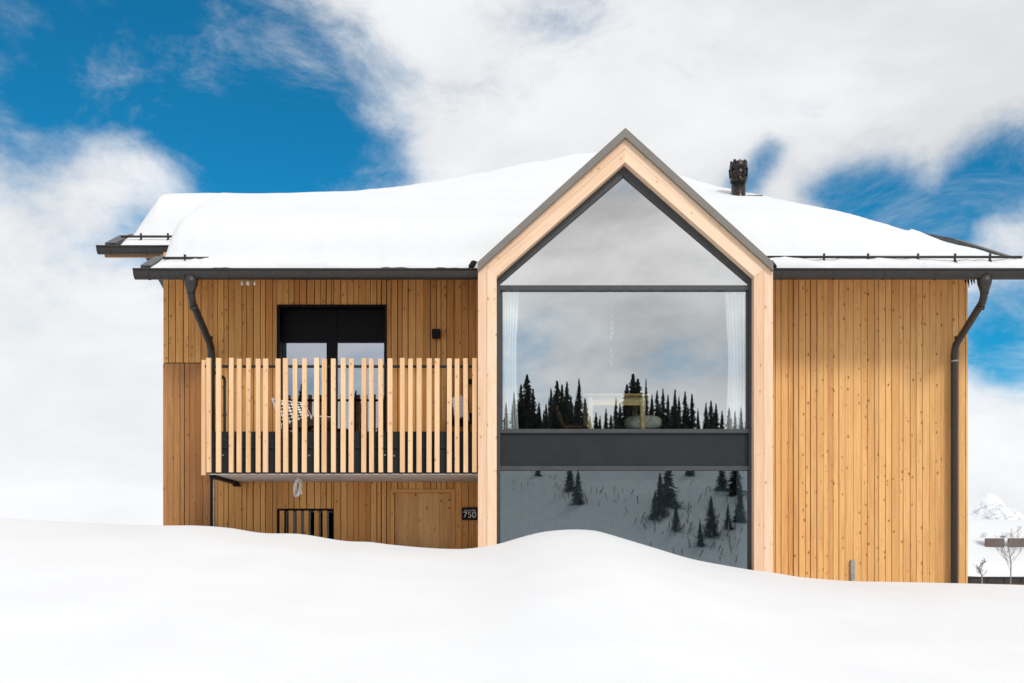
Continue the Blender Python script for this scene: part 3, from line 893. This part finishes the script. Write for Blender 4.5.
# ---- entrance door
ed = empty('entrance_door', ((EO[0] + EO[1]) / 2, 0, EO[2]), None, None); ed.parent = house; ed.matrix_parent_inverse = world_of(house).inverted()
x0, x1, z0, z1 = EO
mb = MB(); n = 5; xs_ = [x0 + .045 + (x1 - x0 - .09) * k for k in (0, .25, .42, .66, .78, 1)]
for a, b in zip(xs_, xs_[1:]): mb.box(a + .0008, b - .0008, .045, .09, z0, z1 - .045)
mb.build('door_leaf', M['door_wood'], ed)
mb = MB(); mb.box(x0, x1, -.02, .1, z1 - .042, z1 + .0, 0); mb.box(x0, x0 + .042, -.02, .1, z0, z1 - .042); mb.box(x1 - .042, x1, -.02, .1, z0, z1 - .042)
mb.build('door_frame', M['clad_left'], ed)

# ---- wall lamps and socket
mb = MB()
lx0, lx1 = X(432.5, -.02), X(440.5, -.02)
mb.box(lx0, lx1, -.12, -.02, Z(338.5, -.05), Z(330, -.05)); mb.build('wall_lamp', M['black'], house, .006)
mb = MB(); mb.box(X(468.8, -.02), X(473, -.02), -.06, -.02, Z(384.5, -.02), Z(379.5, -.02)); mb.build('wall_socket', M['black'], house, .004)
mb = MB(); mb.box(X(468.6, -.02), X(473.4, -.02), -.07, -.02, Z(424, -.02), Z(413.5, -.02)); mb.build('wall_socket', M['black'], house, .004)

# ------------------------------------------------------------------ balcony
YB0 = -1.25
bal = empty('balcony', (X(340, YB0), YB0, Z(474, YB0)), None, None); bal.parent = house; bal.matrix_parent_inverse = world_of(house).inverted()
bz = Z(474, YB0)
slats = [(203.4, 1), (208.6, 0), (218.3, 0), (231, 0), (238.8, 0), (248, 0), (258, 0), (265.2, 0), (277.8, 0), (285.5, 0), (294.9, 0), (304.1, 0), (316.5, 2), (323.9, 0), (333.3, 0),
         (343, 0), (351, 0), (363.6, 0), (371.4, 0), (380.7, 0), (390, 0), (402.3, 0), (410.2, 0), (419, 0), (429, 0), (437, 0), (449.3, 0), (457, 0), (465.7, 0), (474.5, 0)]
for px, k in slats:
    mb = MB(); wv = random.uniform(.054, .061)
    xx = X(px, YB0 + (.05 if k == 1 else 0)); dz = random.uniform(-.006, .006)
    yy = YB0 + (.055 if k == 1 else 0)
    tn = (random.random() * .8, random.random() * .8, 1.0 if k == 2 else random.random() * .6, 1)
    zt_, zb2 = Z(358.2, YB0) + dz - (.01 if k == 1 else 0), Z(472.2, YB0) - (.03 if k == 1 else 0)
    tl = random.uniform(-.004, .004)
    mb.hexa([(xx - wv / 2, yy, zb2), (xx + wv / 2, yy, zb2), (xx + wv / 2, yy + .04, zb2), (xx - wv / 2, yy + .04, zb2),
             (xx - wv / 2 + tl, yy, zt_), (xx + wv / 2 + tl, yy, zt_), (xx + wv / 2 + tl, yy + .04, zt_), (xx - wv / 2 + tl, yy + .04, zt_)], 2, tn)
    mb.build('railing_slat', M['slat'], bal)
bxl = X(205, YB0 + .05)
mb = MB()
yr = YB0 + .065
mb.bar((bxl, yr, Z(366.5, yr)), (GL - .01, yr, Z(366.5, yr)), .035, .03)
mb.bar((bxl + .01, yr, Z(366.5, yr) - .005), (bxl + .01, -.35, Z(366.5, yr) - .005), .03, .03)
mb.build('handrail', M['anth'], bal)
for xx, yy in ((bxl + .01, -.35), (bxl + .03, yr + .03), (GL - .04, yr + .03), ((bxl + GL) / 2, yr + .03)):
    mb = MB(); mb.bar((xx, yy, bz + .1), (xx, yy, Z(366.5, yr) - .02), .03, .03, (0, 1, 0)); mb.build('railing_post', M['anth'], bal)
ye = YB0 + .10
mb = MB()
mb.box(bxl + .04, GL - .002, ye, ye + .02, bz + .004, Z(431.5, ye)); 
mb.box(bxl + .04, GL - .002, ye - .02, ye - .001, Z(448.5, ye), Z(446, ye))
mb.box(bxl + .04, bxl + .06, ye + .02, -.02, bz + .004, Z(431.5, ye))
mb.build('edge_plate', M['anth'], bal)
mb = MB()
for px in (223, 307, 309.5, 385, 389, 394):
    p = P(px, 455 + random.uniform(-1, 1), ye - .004); mb = MB(); mb.tube([p, p + Vector((0, -.006, 0))], .012, 8); mb.build('bolt', M['steel'], bal)
mb = MB(); mb.box(bxl + .05, GL - .002, YB0 + .03, -.02, bz - .005, bz + .006, 0); mb.build('underside_panel', M['slab'], bal)
mb = MB(); mb.box(bxl + .062, GL - .002, ye + .021, -.02, bz + .16, Z(450, ye), 0); mb.build('floor_deck', M['soffit'], bal)
mb = MB(); mb.box(bxl + .05, bxl + .12, YB0 + .08, -.021, bz - .045, bz - .006); mb.box(bxl + .06, bxl + .14, -.14, -.02, bz - .07, bz - .046)
mb.build('support_bracket', M['black'], bal)

# ------------------------------------------------------------------ roof snow
def h_of(x): return interp([(-5.7, .60), (-4.6, .60), (-3.6, .57), (2.6, .56), (3.9, .50), (4.7, .43), (5.3, .31), (5.8, .16), (6.25, .0)], x)
def rnd(d_, r):
    if d_ <= 0: return 0
    if d_ >= r: return 1
    return math.sqrt(1 - (1 - d_ / r) ** 2)
def snow_t(x, s):
    j = .05 * vnoise(x * 1.8, 0, 11) + .02 * vnoise(x * 6, 0, 12)
    # thin strip over the gutter
    left = -4.60
    t1 = 0
    if x > left and x < 6.95:
        e = s - .0 + j * .5 - (.05 if vnoise(x * 1.1, 5, 3) > .15 else 0)
        t1 = (.045 + .05 * (1 + vnoise(x * 2.3, s * 2, 6)) + .02 * vnoise(x * 9, 0, 7)) * rnd(e, .07) * rnd(x - left, .1) * rnd(6.95 - x - s * .5, .3)
        if x < 3: t1 *= .9
    if x <= left and s > S1: t1 = .07 * rnd(s - S1 - .02, .06) * rnd(x + 5.55 + .06 * vnoise(s * 3, 0, 2), .1)
    # thick blanket: the part over the lower eave and the part that runs on to the upper one
    st = .24 if x < 2 else .36
    rad = .42 if x < 2 else .9
    e2 = .03 * vnoise(s * 2.3, 0, 15)
    A = rnd(max(0, s - st + j), rad) * rnd(max(0, x + 4.50 + e2 + .05 * s), .26)
    B = rnd(max(0, s - (S1 + .40) + j), .5) * min(1, max(0, x + 5.54 + e2) / .34) ** .75
    t2 = h_of(x) * max(A, B * .985) * (1 + .05 * vnoise(x * .7, s * .7, 1) + .02 * vnoise(x * 2.5, s * 2.5, 2))
    # ease out over the crest, so the outline stays soft
    return max(t1, t2)
xsn = [-5.6]
while xsn[-1] < 6.94: xsn.append(xsn[-1] + (.035 if xsn[-1] < -3.6 else .06))
ssn = [0, .012, .03, .05, .08, .12, .16, .2, .24, .28, .32, .36, .42, .5]
while ssn[-1] < BACK - .4: ssn.append(ssn[-1] + (.07 if ssn[-1] < 3 else .16))
def smooth_deck(x, s):
    # rounded crest
    return sum(deck_z(x, max(0.0, s + k)) for k in (-.12, -.04, .04, .12)) / 4 if s > .6 else deck_z(x, s)
TT = {}
pts = []
for i, x in enumerate(xsn):
    row = []
    for j, s in enumerate(ssn):
        tt = snow_t(x, s) * rnd(BACK - .3 - s, .5); TT[i, j] = tt
        z = (smooth_deck(x, s) if tt > .15 else deck_z(x, s)) + tt
        row.append((x, YE + s + .002, z - (.012 if tt < .004 else 0)))
    pts.append(row)
def skipsnow(i, j):
    if max(TT[i, j], TT[i + 1, j], TT[i, j + 1], TT[i + 1, j + 1]) < .006: return True
    x = (xsn[i] + xsn[i + 1]) / 2; s = (ssn[j] + ssn[j + 1]) / 2
    return in_gable(x, s, pts[i][j][2] - .02)
mb = MB(); mb.grid(pts, skip=skipsnow)
# snow lying on the gable's own roof, set back behind its flashing
gp = []
for i in range(33):
    u = -1 + i / 16.0; row = []
    for j in range(26):
        y = YG + 1.0 + j * .13
        xx = AX + u * 1.72
        tt = .22 * rnd(y - YG - 1.0, .5) * rnd(1.0 - abs(u), .12)
        zz = AZ - .905 * (math.sqrt((xx - AX) ** 2 + .06) - .05) + tt * 1.0
        row.append((xx, y, zz - .02))
    gp.append(row)
mb.grid(gp)
tag(mb.build('roof_snow', M['roofsnow']), 'thick smooth blanket of snow lying over the roof of the wooden house', 'snow', None, 'stuff')

# ------------------------------------------------------------------ things on and around the balcony
sg_ = empty('house_number_sign', (X(470, -.04), -.03, Z(513, -.03)), 'small black sign reading 750 beside the boarded entrance door', 'sign')
ys_ = -.045
mb = MB(); mb.box(X(462, ys_), X(477.6, ys_), ys_, -.013, Z(520, ys_), Z(507.5, ys_)); mb.build('plate', M['black'], sg_)
def text(body, size, loc, m, name, parent):
    c = bpy.data.curves.new(name, 'FONT'); c.body = body; c.size = size; c.align_x = 'CENTER'; c.align_y = 'CENTER'; c.extrude = .001
    o = bpy.data.objects.new('tmp', c); COL.objects.link(o)
    dg = bpy.context.evaluated_depsgraph_get(); me = bpy.data.meshes.new_from_object(o.evaluated_get(dg))
    bpy.data.objects.remove(o)
    me.materials.clear(); me.materials.append(m)
    q = bpy.data.objects.new(name, me); COL.objects.link(q)
    q.parent = parent; q.matrix_parent_inverse = world_of(parent).inverted()
    q.location = loc; q.rotation_euler = (R(90), 0, 0)
    return q
text('750', .118, (X(469.7, ys_), ys_ - .002, Z(515, ys_)), M['rope'], 'number', sg_)
mb = MB(); xx = X(464.4, ys_)
while xx < X(475.3, ys_):
    wv = random.uniform(.008, .014); mb.box(xx, xx + wv, ys_ - .002, ys_ - .0005, Z(510.8, ys_), Z(509.9, ys_) + random.uniform(-.004, .004)); xx += wv + .004
mb.build('fine_print', M['steel'], sg_)

# white rope loop
mb = MB(); yr = -.85
c = P(296.8, 488, yr)
loop = []
for i in range(24):
    a = 2 * math.pi * i / 24
    loop.append(c + Vector((.034 * math.cos(a) + .012 * math.sin(a), .012 * math.sin(2 * a), .105 * math.sin(a))))
mb.tube(loop, .011, 7, True)
loop = [q + Vector((.02, .012, .006)) for q in loop]; mb.tube(loop, .009, 7, True)
top = P(297.5, 474.5, yr); mb.tube([top + Vector((0, 0, .02)), P(298, 479, yr), c + Vector((.01, 0, .10))], .007, 6)
mb.tube([P(298.5, 481, yr), P(301, 484, yr), P(300, 488, yr), P(302, 494, yr)], .009, 6)
tag(mb.build('rope_coil', M['rope']), 'coiled white rope hanging below the left part of the balcony', 'rope')

# patterned lounge chair
yc = -.62; fz = Z(450, ye) 
lc = empty('lounge_chair', (X(297, yc), yc, fz), 'low chair with black and white patterned back behind the balcony slats', 'chair')
def sheet(c4, th=.03, nu=6, nv=6, sag=0.03):
    a, b, c_, d_ = [Vector(q) for q in c4]; n = (b - a).cross(d_ - a).normalized()
    mb = MB(); k = 0
    for side, fl in ((1, False), (-1, True)):
        base = len(mb.v)
        for i in range(nu + 1):
            for j in range(nv + 1):
                u, v = i / nu, j / nv
                p = a.lerp(b, u).lerp(d_.lerp(c_, u), v) + n * (th / 2 * side - sag * 4 * u * (1 - u) * .5)
                mb.v.append(p)
        for i in range(nu):
            for j in range(nv):
                q = [base + i * (nv + 1) + j, base + (i + 1) * (nv + 1) + j, base + (i + 1) * (nv + 1) + j + 1, base + i * (nv + 1) + j + 1]
                L, W = (b - a).length, (d_ - a).length
                uv = [(i / nu * L, j / nv * W), ((i + 1) / nu * L, j / nv * W), ((i + 1) / nu * L, (j + 1) / nv * W), (i / nu * L, (j + 1) / nv * W)]
                if fl: q.reverse(); uv.reverse()
                mb.face(q, uv, (.5, .5, .5, 1), True)
    return mb
tl_, tr_ = P(272.5, 400, yc + .05), P(303, 403, yc + .22)
bl_, br_ = P(281, 427, yc - .12), P(310.5, 416, yc + .12)
sheet([bl_, br_, tr_, tl_]).build('backrest', M['weave'], lc)
s1, s2, s3, s4 = P(281, 429, yc - .15), P(327, 425, yc - .2), P(333, 418, yc + .2), P(309, 417.5, yc + .15)
sheet([s1, s2, s3, s4]).build('seat', M['rattan'], lc)
mb = MB(); mb.tube([tl_ + Vector((0, 0, .02)), bl_, bl_ + Vector((.08, 0, -.22))], .014, 8); mb.tube([tr_, br_ + Vector((0, 0, 0)), br_ + Vector((.07, 0, -.2))], .014, 8)
mb.tube([tl_, tr_], .012, 8); mb.tube([br_, P(333, 417.3, yc + .2)], .010, 8)
mb.build('seat_frame', M['white'], lc)
for q in (s1, s2, s3, s4):
    mb = MB(); mb.tube([q, (q.x, q.y, fz)], .014, 8); mb.build('leg', M['black'], lc)

# chair with fleece at the right end
yc = -.55
fc = empty('rattan_chair', (X(459, yc), yc, fz), 'brown rattan chair draped with a white fleece at the right end of the balcony', 'chair')
xa, xb = X(448, yc), X(468, yc); zs = fz + .42
sheet([(xa, yc - .2, zs), (xb, yc - .2, zs), (xb, yc + .2, zs), (xa, yc + .2, zs)], .04).build('seat', M['rattan'], fc)
sheet([(xa, yc + .2, zs), (xb, yc + .2, zs), (xb, yc + .27, zs + .32), (xa, yc + .27, zs + .32)], .03).build('backrest', M['rattan'], fc)
mb = MB()
for (qx, qy) in ((xa, yc - .2), (xb, yc - .2), (xa, yc + .2), (xb, yc + .2)):
    m2 = MB(); m2.tube([(qx, qy, fz), (qx, qy, zs)], .014, 8); m2.build('leg', M['rattan'], fc)
rows = []
for i in range(13):
    u = i / 12; row = []
    for j in range(9):
        v = j / 8 - .5
        p = Vector((X(451.5, yc) + .17 * (v + .5) + .06 * u, yc + .22 - .22 * u - .03, zs + .37 - .32 * u ** 1.3 + .025 * vnoise(u * 9, v * 9, 3)))
        p.z -= .05 * abs(v) * 2; row.append(p)
    rows.append(row)
mb = MB(); mb.grid(rows)
fl = mb.build('fleece_throw', M['fur']); md = fl.modifiers.new('thick', 'SOLIDIFY'); md.thickness = .03; md.offset = 1
tag(fl, 'white fleece throw draped over the rattan chair on the balcony', 'throw')

# ------------------------------------------------------------------ things in the glazed room
def curtain(pxa, pxb, name, label):
    mb = MB(); y = fy1 + .06; rows = []
    N = 60
    for i in range(N + 1):
        u = i / N; row = []
        for j in range(20):
            v = j / 19
            gather = 1 - .18 * math.sin(v * math.pi) * (1 if v < .7 else .8)
            x0_ = X(pxa, y); x1_ = X(pxb, y)
            xx = (x0_ if pxa < 600 else x1_) + ((x1_ - x0_) * u * gather if pxa < 600 else -(x1_ - x0_) * (1 - u) * gather)
            yy = y + .03 + .028 * math.sin(u * 34 + .7 * math.sin(v * 3)) + .01 * math.sin(u * 71 + v * 4)
            row.append((xx, yy, FZ + .02 + v * (Z(287, y) - FZ)))
        rows.append(row)
    mb.grid(rows); tag(mb.build(name, M['curtain']), label, 'curtain', 'curtains behind the big gable window')
curtain(503, 519.5, 'curtain', 'sheer white curtain at the left edge of the big gable window')
curtain(725, 747, 'curtain', 'sheer white curtain at the right edge of the big gable window')
yt = fy1 + .95
tb = empty('dining_table', (X(616, yt), yt, FZ), 'pale yellow wooden table standing behind the big gable window', 'table')
ttop = Z(393.5, yt); xa, xb = X(589, yt), X(646.5, yt)
mb = MB(); mb.box(xa - .07, xb + .05, yt, yt + 1.0, ttop - .03, ttop, 0); mb.build('tabletop', M['table'], tb, .004)
mb = MB(); mb.box(xa + .04, xb - .06, yt + .05, yt + .075, ttop - .15, ttop - .031, 0); mb.build('apron', M['table'], tb)
for lx_ in (xa + .02, xb - .045):
    for yy in (yt + .06, yt + .9):
        mb = MB(); mb.lathe((lx_, yy, FZ), [(.026, 0), (.032, .1), (.028, .3), (.045, .38), (.03, .42), (.045, .46), (.036, .52), (.042, .6), (.042, ttop - FZ - .032)], 12); mb.build('leg', M['table'], tb)
def stool(px, y, label):
    e = empty('dining_chair', (X(px, y), y, FZ), label, 'chair', 'chairs round the dining table')
    xx = X(px, y); zs = FZ + .40
    mb = MB(); mb.box(xx - .2, xx + .2, y - .2, y + .2, zs, zs + .03, 0); mb.build('seat', M['soffit'], e, .01)
    for a in (-.17, .17):
        for b in (-.17, .17):
            mb = MB(); mb.tube([(xx + a * 1.1, y + b * 1.1, FZ), (xx + a, y + b, zs)], .016, 8); mb.build('leg', M['soffit'], e)
    mb = MB()
    for a in (-.17, 0, .17): mb.tube([(xx - .19, y + a, zs), (xx - .30, y + a, zs + .28)], .012, 8)
    mb.bar((xx - .30, y - .19, zs + .28), (xx - .30, y + .19, zs + .28), .03, .05); mb.build('backrest', M['soffit'], e)
stool(578, yt + .8, 'wooden chair left of the pale table behind the gable window')
yq = yt + .45
mb = MB(); rows = []
cxx, czz = X(643, yq), Z(423, yq)
for i in range(17):
    ph = math.pi * i / 16 - math.pi / 2; row = []
    for j in range(25):
        th = 2 * math.pi * j / 24
        sx_ = abs(math.cos(ph)) ** .5
        def se(v, e): return math.copysign(abs(v) ** e, v)
        row.append((cxx + .26 * sx_ * se(math.cos(th), .5), yq + .12 * sx_ * se(math.sin(th), .8), czz + .10 * se(math.sin(ph), .7)))
    rows.append(row)
mb.grid(rows)
bn = empty('upholstered_bench', (cxx, yq, FZ), 'pale green upholstered bench right of the table behind the gable window', 'bench')
mb.build('cushion', M['cush'], bn)
for a in (-.2, .2):
    m2 = MB(); m2.tube([(cxx + a, yq, FZ), (cxx + a, yq, czz - .06)], .02, 8); m2.build('leg', M['soffit'], bn)
pl = empty('pendant_lamp', (X(611.5, yt + .4), yt + .4, Z(286, yt)), 'slender pendant lamp of white glass drops hanging in the gable window', 'lamp')
yy = yt + .4; px_ = X(611.5, yy)
mb = MB(); mb.tube([(px_, yy, Z(306, yy)), (px_, yy, Z(240, yy))], .004, 6); mb.build('cable', M['steel'], pl)
mb = MB()
for k, (py, rr) in enumerate(((310, .012), (316, .02), (322, .024), (328, .03), (333, .034), (338, .022), (350, .012), (356, .012), (363, .012))):
    zc_ = Z(py, yy); mb.lathe((px_ + random.uniform(-.012, .012), yy, zc_), [(.004, -.035), (rr, -.01), (rr, .01), (.004, .035)], 10)
mb.build('glass_drops', M['glassbead'], pl)

# ------------------------------------------------------------------ neighbour house on the right
DN = 42; yn = CY + DN
nh = empty('neighbour_house', (X(1060, yn), yn + 4, ZC - 4), 'neighbouring house under deep snow with two dark dormer windows, beyond the right wall', 'house')
xa, xb = X(945, yn), X(1180, yn)
ze = Z(578, yn); zr_ = Z(527, yn + 6.5)
mb = MB(); mb.box(xa + .8, xb - .8, yn + .8, yn + 12, ZC - 9, ze + .1); mb.build('wall', M['soffit'], nh)
mb = MB(); rows = []
for i in range(60):
    u = i / 59; row = []
    for j in range(30):
        v = j / 29 * 13.0
        xx = xa + (xb - xa) * u
        zz = ze + .06 + (zr_ - ze) * (1 - abs(1 - v / 6.5)) + .35 * rnd(v, .6) * rnd(13 - v, .6) * rnd((u) * (xb - xa), .6) + .06 * vnoise(xx * .5, v * .5, 3)
        row.append((xx, yn + v, zz))
    rows.append(row)
mb.grid(rows); mb.build('snowy_roof', M['roofsnow'], nh)
mb = MB(); mb.box(xa - .05, xb, yn - .22, yn - .02, Z(583.5, yn), Z(577.5, yn)); mb.tube([(xa - .05, yn - .22, Z(577.5, yn)), (xb, yn - .22, Z(577.5, yn))], .035, 8); mb.build('gutter', M['gutter'], nh)
for i in range(14):
    mb = MB(); xx = xa + .9 + i * .68; mb.box(xx, xx + .03, yn - .26, yn - .22, Z(582, yn), Z(576.6, yn)); mb.build('gutter_bracket', M['gutter'], nh)
mdorm = plain('dormer_boards', (.13, .095, .08), .8)
for k, (p0, p1) in enumerate(((986, 1004.5), (1008.8, 1042))):
    yd = yn + .5
    while ze + .41 + (zr_ - ze) * (yd - yn) / 6.5 < Z(547, yd) and yd < yn + 6: yd += .05
    mb = MB(); mb.box(X(p0, yd), X(p1, yd), yd, yd + .12, Z(552, yd), Z(538.3, yd)); dm_ = mb.build('dormer', mdorm, nh)
    mb = MB(); xa2, xb2 = X(p0, yd) - .06, X(p1, yd) + .06
    mb.grid([[(xa2 + (xb2 - xa2) * i / 10, yd - .08 + .06 * j, Z(538.3, yd) + .03 + .22 * rnd(i / 10 * (xb2 - xa2), .15) * rnd((1 - i / 10) * (xb2 - xa2), .15) * rnd(.06 * j + .02, .3)) for j in range(10)] for i in range(11)])
    mb.build('dormer_snow', M['roofsnow'], dm_)

# bare saplings in front of the neighbour's roof
def bare_tree(px, py_top, py_bot, D, seed, label):
    rnd_ = random.Random(seed); y = CY + D
    base = P(px, py_bot, y); top = P(px + 2, py_top, y); H = top.z - base.z
    base = Vector((base.x, y, base.z - 1.2))
    e = empty('bare_tree', base, label, 'tree')
    mt, mc2 = MB(), MB()
    tp = [base, base + Vector((.03, 0, 1.2 + H * .3)), base + Vector((-.05, .02, 1.2 + H * .65)), base + Vector((.06, 0, 1.2 + H))]
    mt.tube(tp, [.022, .017, .011, .004], 7); mt.build('trunk', M['twig'], e)
    def br(p, d_, L, r, lev):
        q = [p]; dd = Vector(d_)
        for k in range(4):
            dd = (dd + Vector((rnd_.uniform(-.2, .2), rnd_.uniform(-.2, .2), rnd_.uniform(-.02, .18)))).normalized(); q.append(q[-1] + dd * L / 4)
        mc2.tube(q, [r, r * .85, r * .7, r * .5, r * .3], 4)
        if lev:
            for k in range(3): br(q[rnd_.randint(1, 3)], (dd + Vector((rnd_.uniform(-.8, .8), rnd_.uniform(-.8, .8), rnd_.uniform(-.1, .5)))).normalized(), L * .55, r * .6, lev - 1)
    for k in range(14):
        f = rnd_.uniform(.15, .95); i = min(int(f * 3), 2); p = tp[i].lerp(tp[i + 1], f * 3 - i)
        p = Vector((p.x, p.y, base.z + 1.2 + H * f * .9)) 
        a = rnd_.uniform(0, 6.28); br(p, Vector((math.cos(a), math.sin(a) * .5, .7)).normalized(), H * .42 * (1.1 - f * .5), .006, 3)
    mc2.build('crown', M['twig'], e)
bare_tree(1010, 528, 578, 30, 3, 'thin bare tree with a forked crown before the neighbouring snowy roof')
bare_tree(981, 561, 582, 27, 5, 'low bare sapling beside the right corner of the wooden house')

# ------------------------------------------------------------------ conifers on the opposite hillside (seen mirrored in the glass)
def conifer_mesh(seed, H=1.0, width=.17):
    rr = random.Random(seed); mb = MB()
    # whorls of drooping boughs, each a few ragged blades
    z = .07; 
    while z < .985:
        f = (z - .05) / .95
        R0 = width * ((1 - f) ** .95) * rr.uniform(.72, 1.12) + .006
        nb = 5 + int(9 * (1 - f))
        for q in range(nb):
            a = rr.uniform(0, 6.283); r = R0 * rr.uniform(.6, 1.1); dx, dy = math.cos(a), math.sin(a)
            for e in range(3):
                f0 = e * .28; w_ = (.012 + .018 * (1 - f)) * (1 - e * .2); zz = z + rr.uniform(-.012, .012)
                p0 = Vector((dx * r * f0, dy * r * f0, zz + .012 - r * f0 * .25)); m0 = f0 + .26; m1 = min(1.0, f0 + .46)
                p1 = Vector((dx * r * m0 - dy * w_, dy * r * m0 + dx * w_, zz - r * m0 * .35 - .01 - rr.random() * .012)); p2 = Vector((dx * r * m0 + dy * w_, dy * r * m0 - dx * w_, zz - r * m0 * .35 - .01 - rr.random() * .012)); p3 = Vector((dx * r * m1, dy * r * m1, zz - r * m1 * .34))
                b = len(mb.v); mb.v += [p0, p1, p3, p2]; mb.face([b, b + 1, b + 2, b + 3], [(0, 0)] * 4, (.5, .5, .5, 1))
        z += .018 + .02 * (1 - f) * rr.uniform(.7, 1.3)
    mt = MB(); mt.tube([(0, 0, -.08), (0, 0, .5), (0, 0, .98)], [.016, .011, .003], 6)
    return mb, mt
protos = []
def new_conifer(seed, width):
    a, b = conifer_mesh(seed, 1, width)
    e = empty('conifer', (0, 0, 0), 'dark spruce on the snowy hillside facing the house, mirrored in its windows', 'tree', 'spruces on the opposite hillside')
    a.build('crown', M['needle'], e); b.build('trunk', M['bark'], e); return e
used = {}
TR = []
rt_ = random.Random(5)
# ridge belt, laid out so that its mirrored outline runs along the foot of the big pane
ridge = [(506, 402, .2), (514, 392, .2), (521, 384, .26), (527, 374, .36), (533, 388, .26), (539, 402, .3), (546, 404, .24), (551, 388, .26), (557, 380, .30), (562, 384, .26), (567, 381, .28), (571, 396, .26), (579, 378, .22), (585, 398, .3),
         (596, 412, .3), (606, 408, .24), (616, 398, .22), (620, 402, .22), (627, 384, .34), (633, 373, .40), (638, 378, .36), (646, 378, .14), (652, 394, .22), (657, 390, .20), (663, 388, .24), (668, 394, .2), (675, 389, .24), (679, 396, .2), (685, 391, .24), (692, 393, .24), (698, 408, .2),
         (706, 402, .24), (711, 400, .26), (716, 403, .26), (722, 410, .24), (729, 407, .28), (735, 411, .2), (741, 407, .24), (748, 404, .2),
         (524, 398, .3), (544, 410, .3), (554, 396, .3), (565, 396, .3), (576, 400, .3), (630, 396, .3), (660, 404, .3), (672, 406, .3), (688, 406, .3), (714, 412, .3), (600, 418, .3), (611, 414, .3), (590, 416, .3), (642, 402, .3), (650, 408, .3)]
mirror = 2 * gy
for px, py, wd_ in ridge:
    dist = rt_.uniform(108, 134)               # optical distance from the eye
    yv = CY + dist; yw_ = mirror - yv; xw = (px - 512) * dist / F
    gz_ = ground_z(xw, yw_); ht = ZC + (HZ - py) * dist / F - gz_
    TR.append((xw, yw_, gz_, max(3.5, ht), wd_))
for px, py, pb, dist in ((613, 496, 510, 70), (627, 503, 511, 72), (570, 475, 500, 95), (578, 478, 505, 90), (660, 480, 515, 85), (668, 476, 518, 88), (676, 492, 516, 80), (655, 490, 514, 84), (700, 500, 520, 76), (711, 488, 520, 78), (722, 480, 508, 92), (735, 478, 512, 90), (538, 474, 488, 100), (740, 490, 520, 82), (690, 476, 500, 100), (728, 495, 515, 80)):
    yw_ = mirror - (CY + dist); xw = (px - 512) * dist / F
    gz_ = ground_z(xw, yw_); TR.append((xw, yw_, gz_, (pb - py) * dist / F * 1.25, .34))
for k in range(40):                            # the belt goes on to both sides
    xw = rt_.choice((-1, 1)) * rt_.uniform(8, 75) + (15 if rt_.random() < .5 else 0); yw_ = -rt_.uniform(105, 142)
    if 0 < xw < 34 : xw += 36
    if -6 < xw <= 0: xw -= 8
    TR.append((xw, yw_, ground_z(xw, yw_), rt_.uniform(6, 11), .3))
pr = [(11, .17), (12, .17), (13, .17), (14, .17), (15, .17)]
for k, (x_, y_, z_, h_, wd_) in enumerate(TR):
    i = k % 5
    if i not in used:
        o = used[i] = new_conifer(*pr[i])
    else:
        src = used[i]; o = src.copy(); COL.objects.link(o)
        for c in list(src.children):
            q = c.copy(); COL.objects.link(q); q.parent = o
    o.location = (x_, y_, z_ - .2); o.scale = (h_ * wd_ / .19 * rt_.uniform(.95, 1.2),) * 2 + (h_ + .2,); o.rotation_euler = (0, 0, rt_.uniform(0, 6.28))

# scrub on the opposite slope: bare brown bushes in drifts
M['scrub'] = plain('scrub_twigs', (.36, .34, .32), .95)
mb = MB(); rs = random.Random(21)
for px, py, dist, n_, wd in ((575, 483, 92, 160, 4), (560, 477, 96, 120, 3), (620, 478, 90, 90, 3), (654, 478, 84, 240, 5), (672, 494, 80, 240, 6), (700, 484, 84, 200, 5), (730, 480, 90, 260, 6), (742, 500, 80, 200, 5), (712, 508, 76, 160, 5), (690, 516, 72, 120, 5), (590, 508, 72, 60, 2), (525, 480, 96, 60, 3)):
    xc = (px - 512) * dist / F
    for k in range(n_ // 9):
        dx = rs.gauss(0, wd * .28); dyy = rs.gauss(0, wd * .5)
        x_ = xc + dx; y_ = mirror - (CY + dist) + dyy; z_ = ground_z(x_, y_)
        h_ = rs.uniform(.2, .75); lx_, ly_ = rs.uniform(-.3, .3), rs.uniform(-.3, .3); b = len(mb.v); a_ = rs.uniform(.015, .04)
        mb.v += [Vector((x_ - a_, y_, z_ - .1)), Vector((x_ + a_, y_, z_ - .1)), Vector((x_ + lx_ + a_ * 2.5, y_ + ly_, z_ + h_ * .7)), Vector((x_ + lx_ * 1.3, y_ + ly_, z_ + h_))]
        mb.face([b, b + 1, b + 2, b + 3], [(0, 0)] * 4, (.5, .5, .5, 1))
tag(mb.build('scrub', M['scrub']), 'drifts of bare brown scrub on the snowy slope mirrored in the lower pane', 'scrub', None, 'stuff')
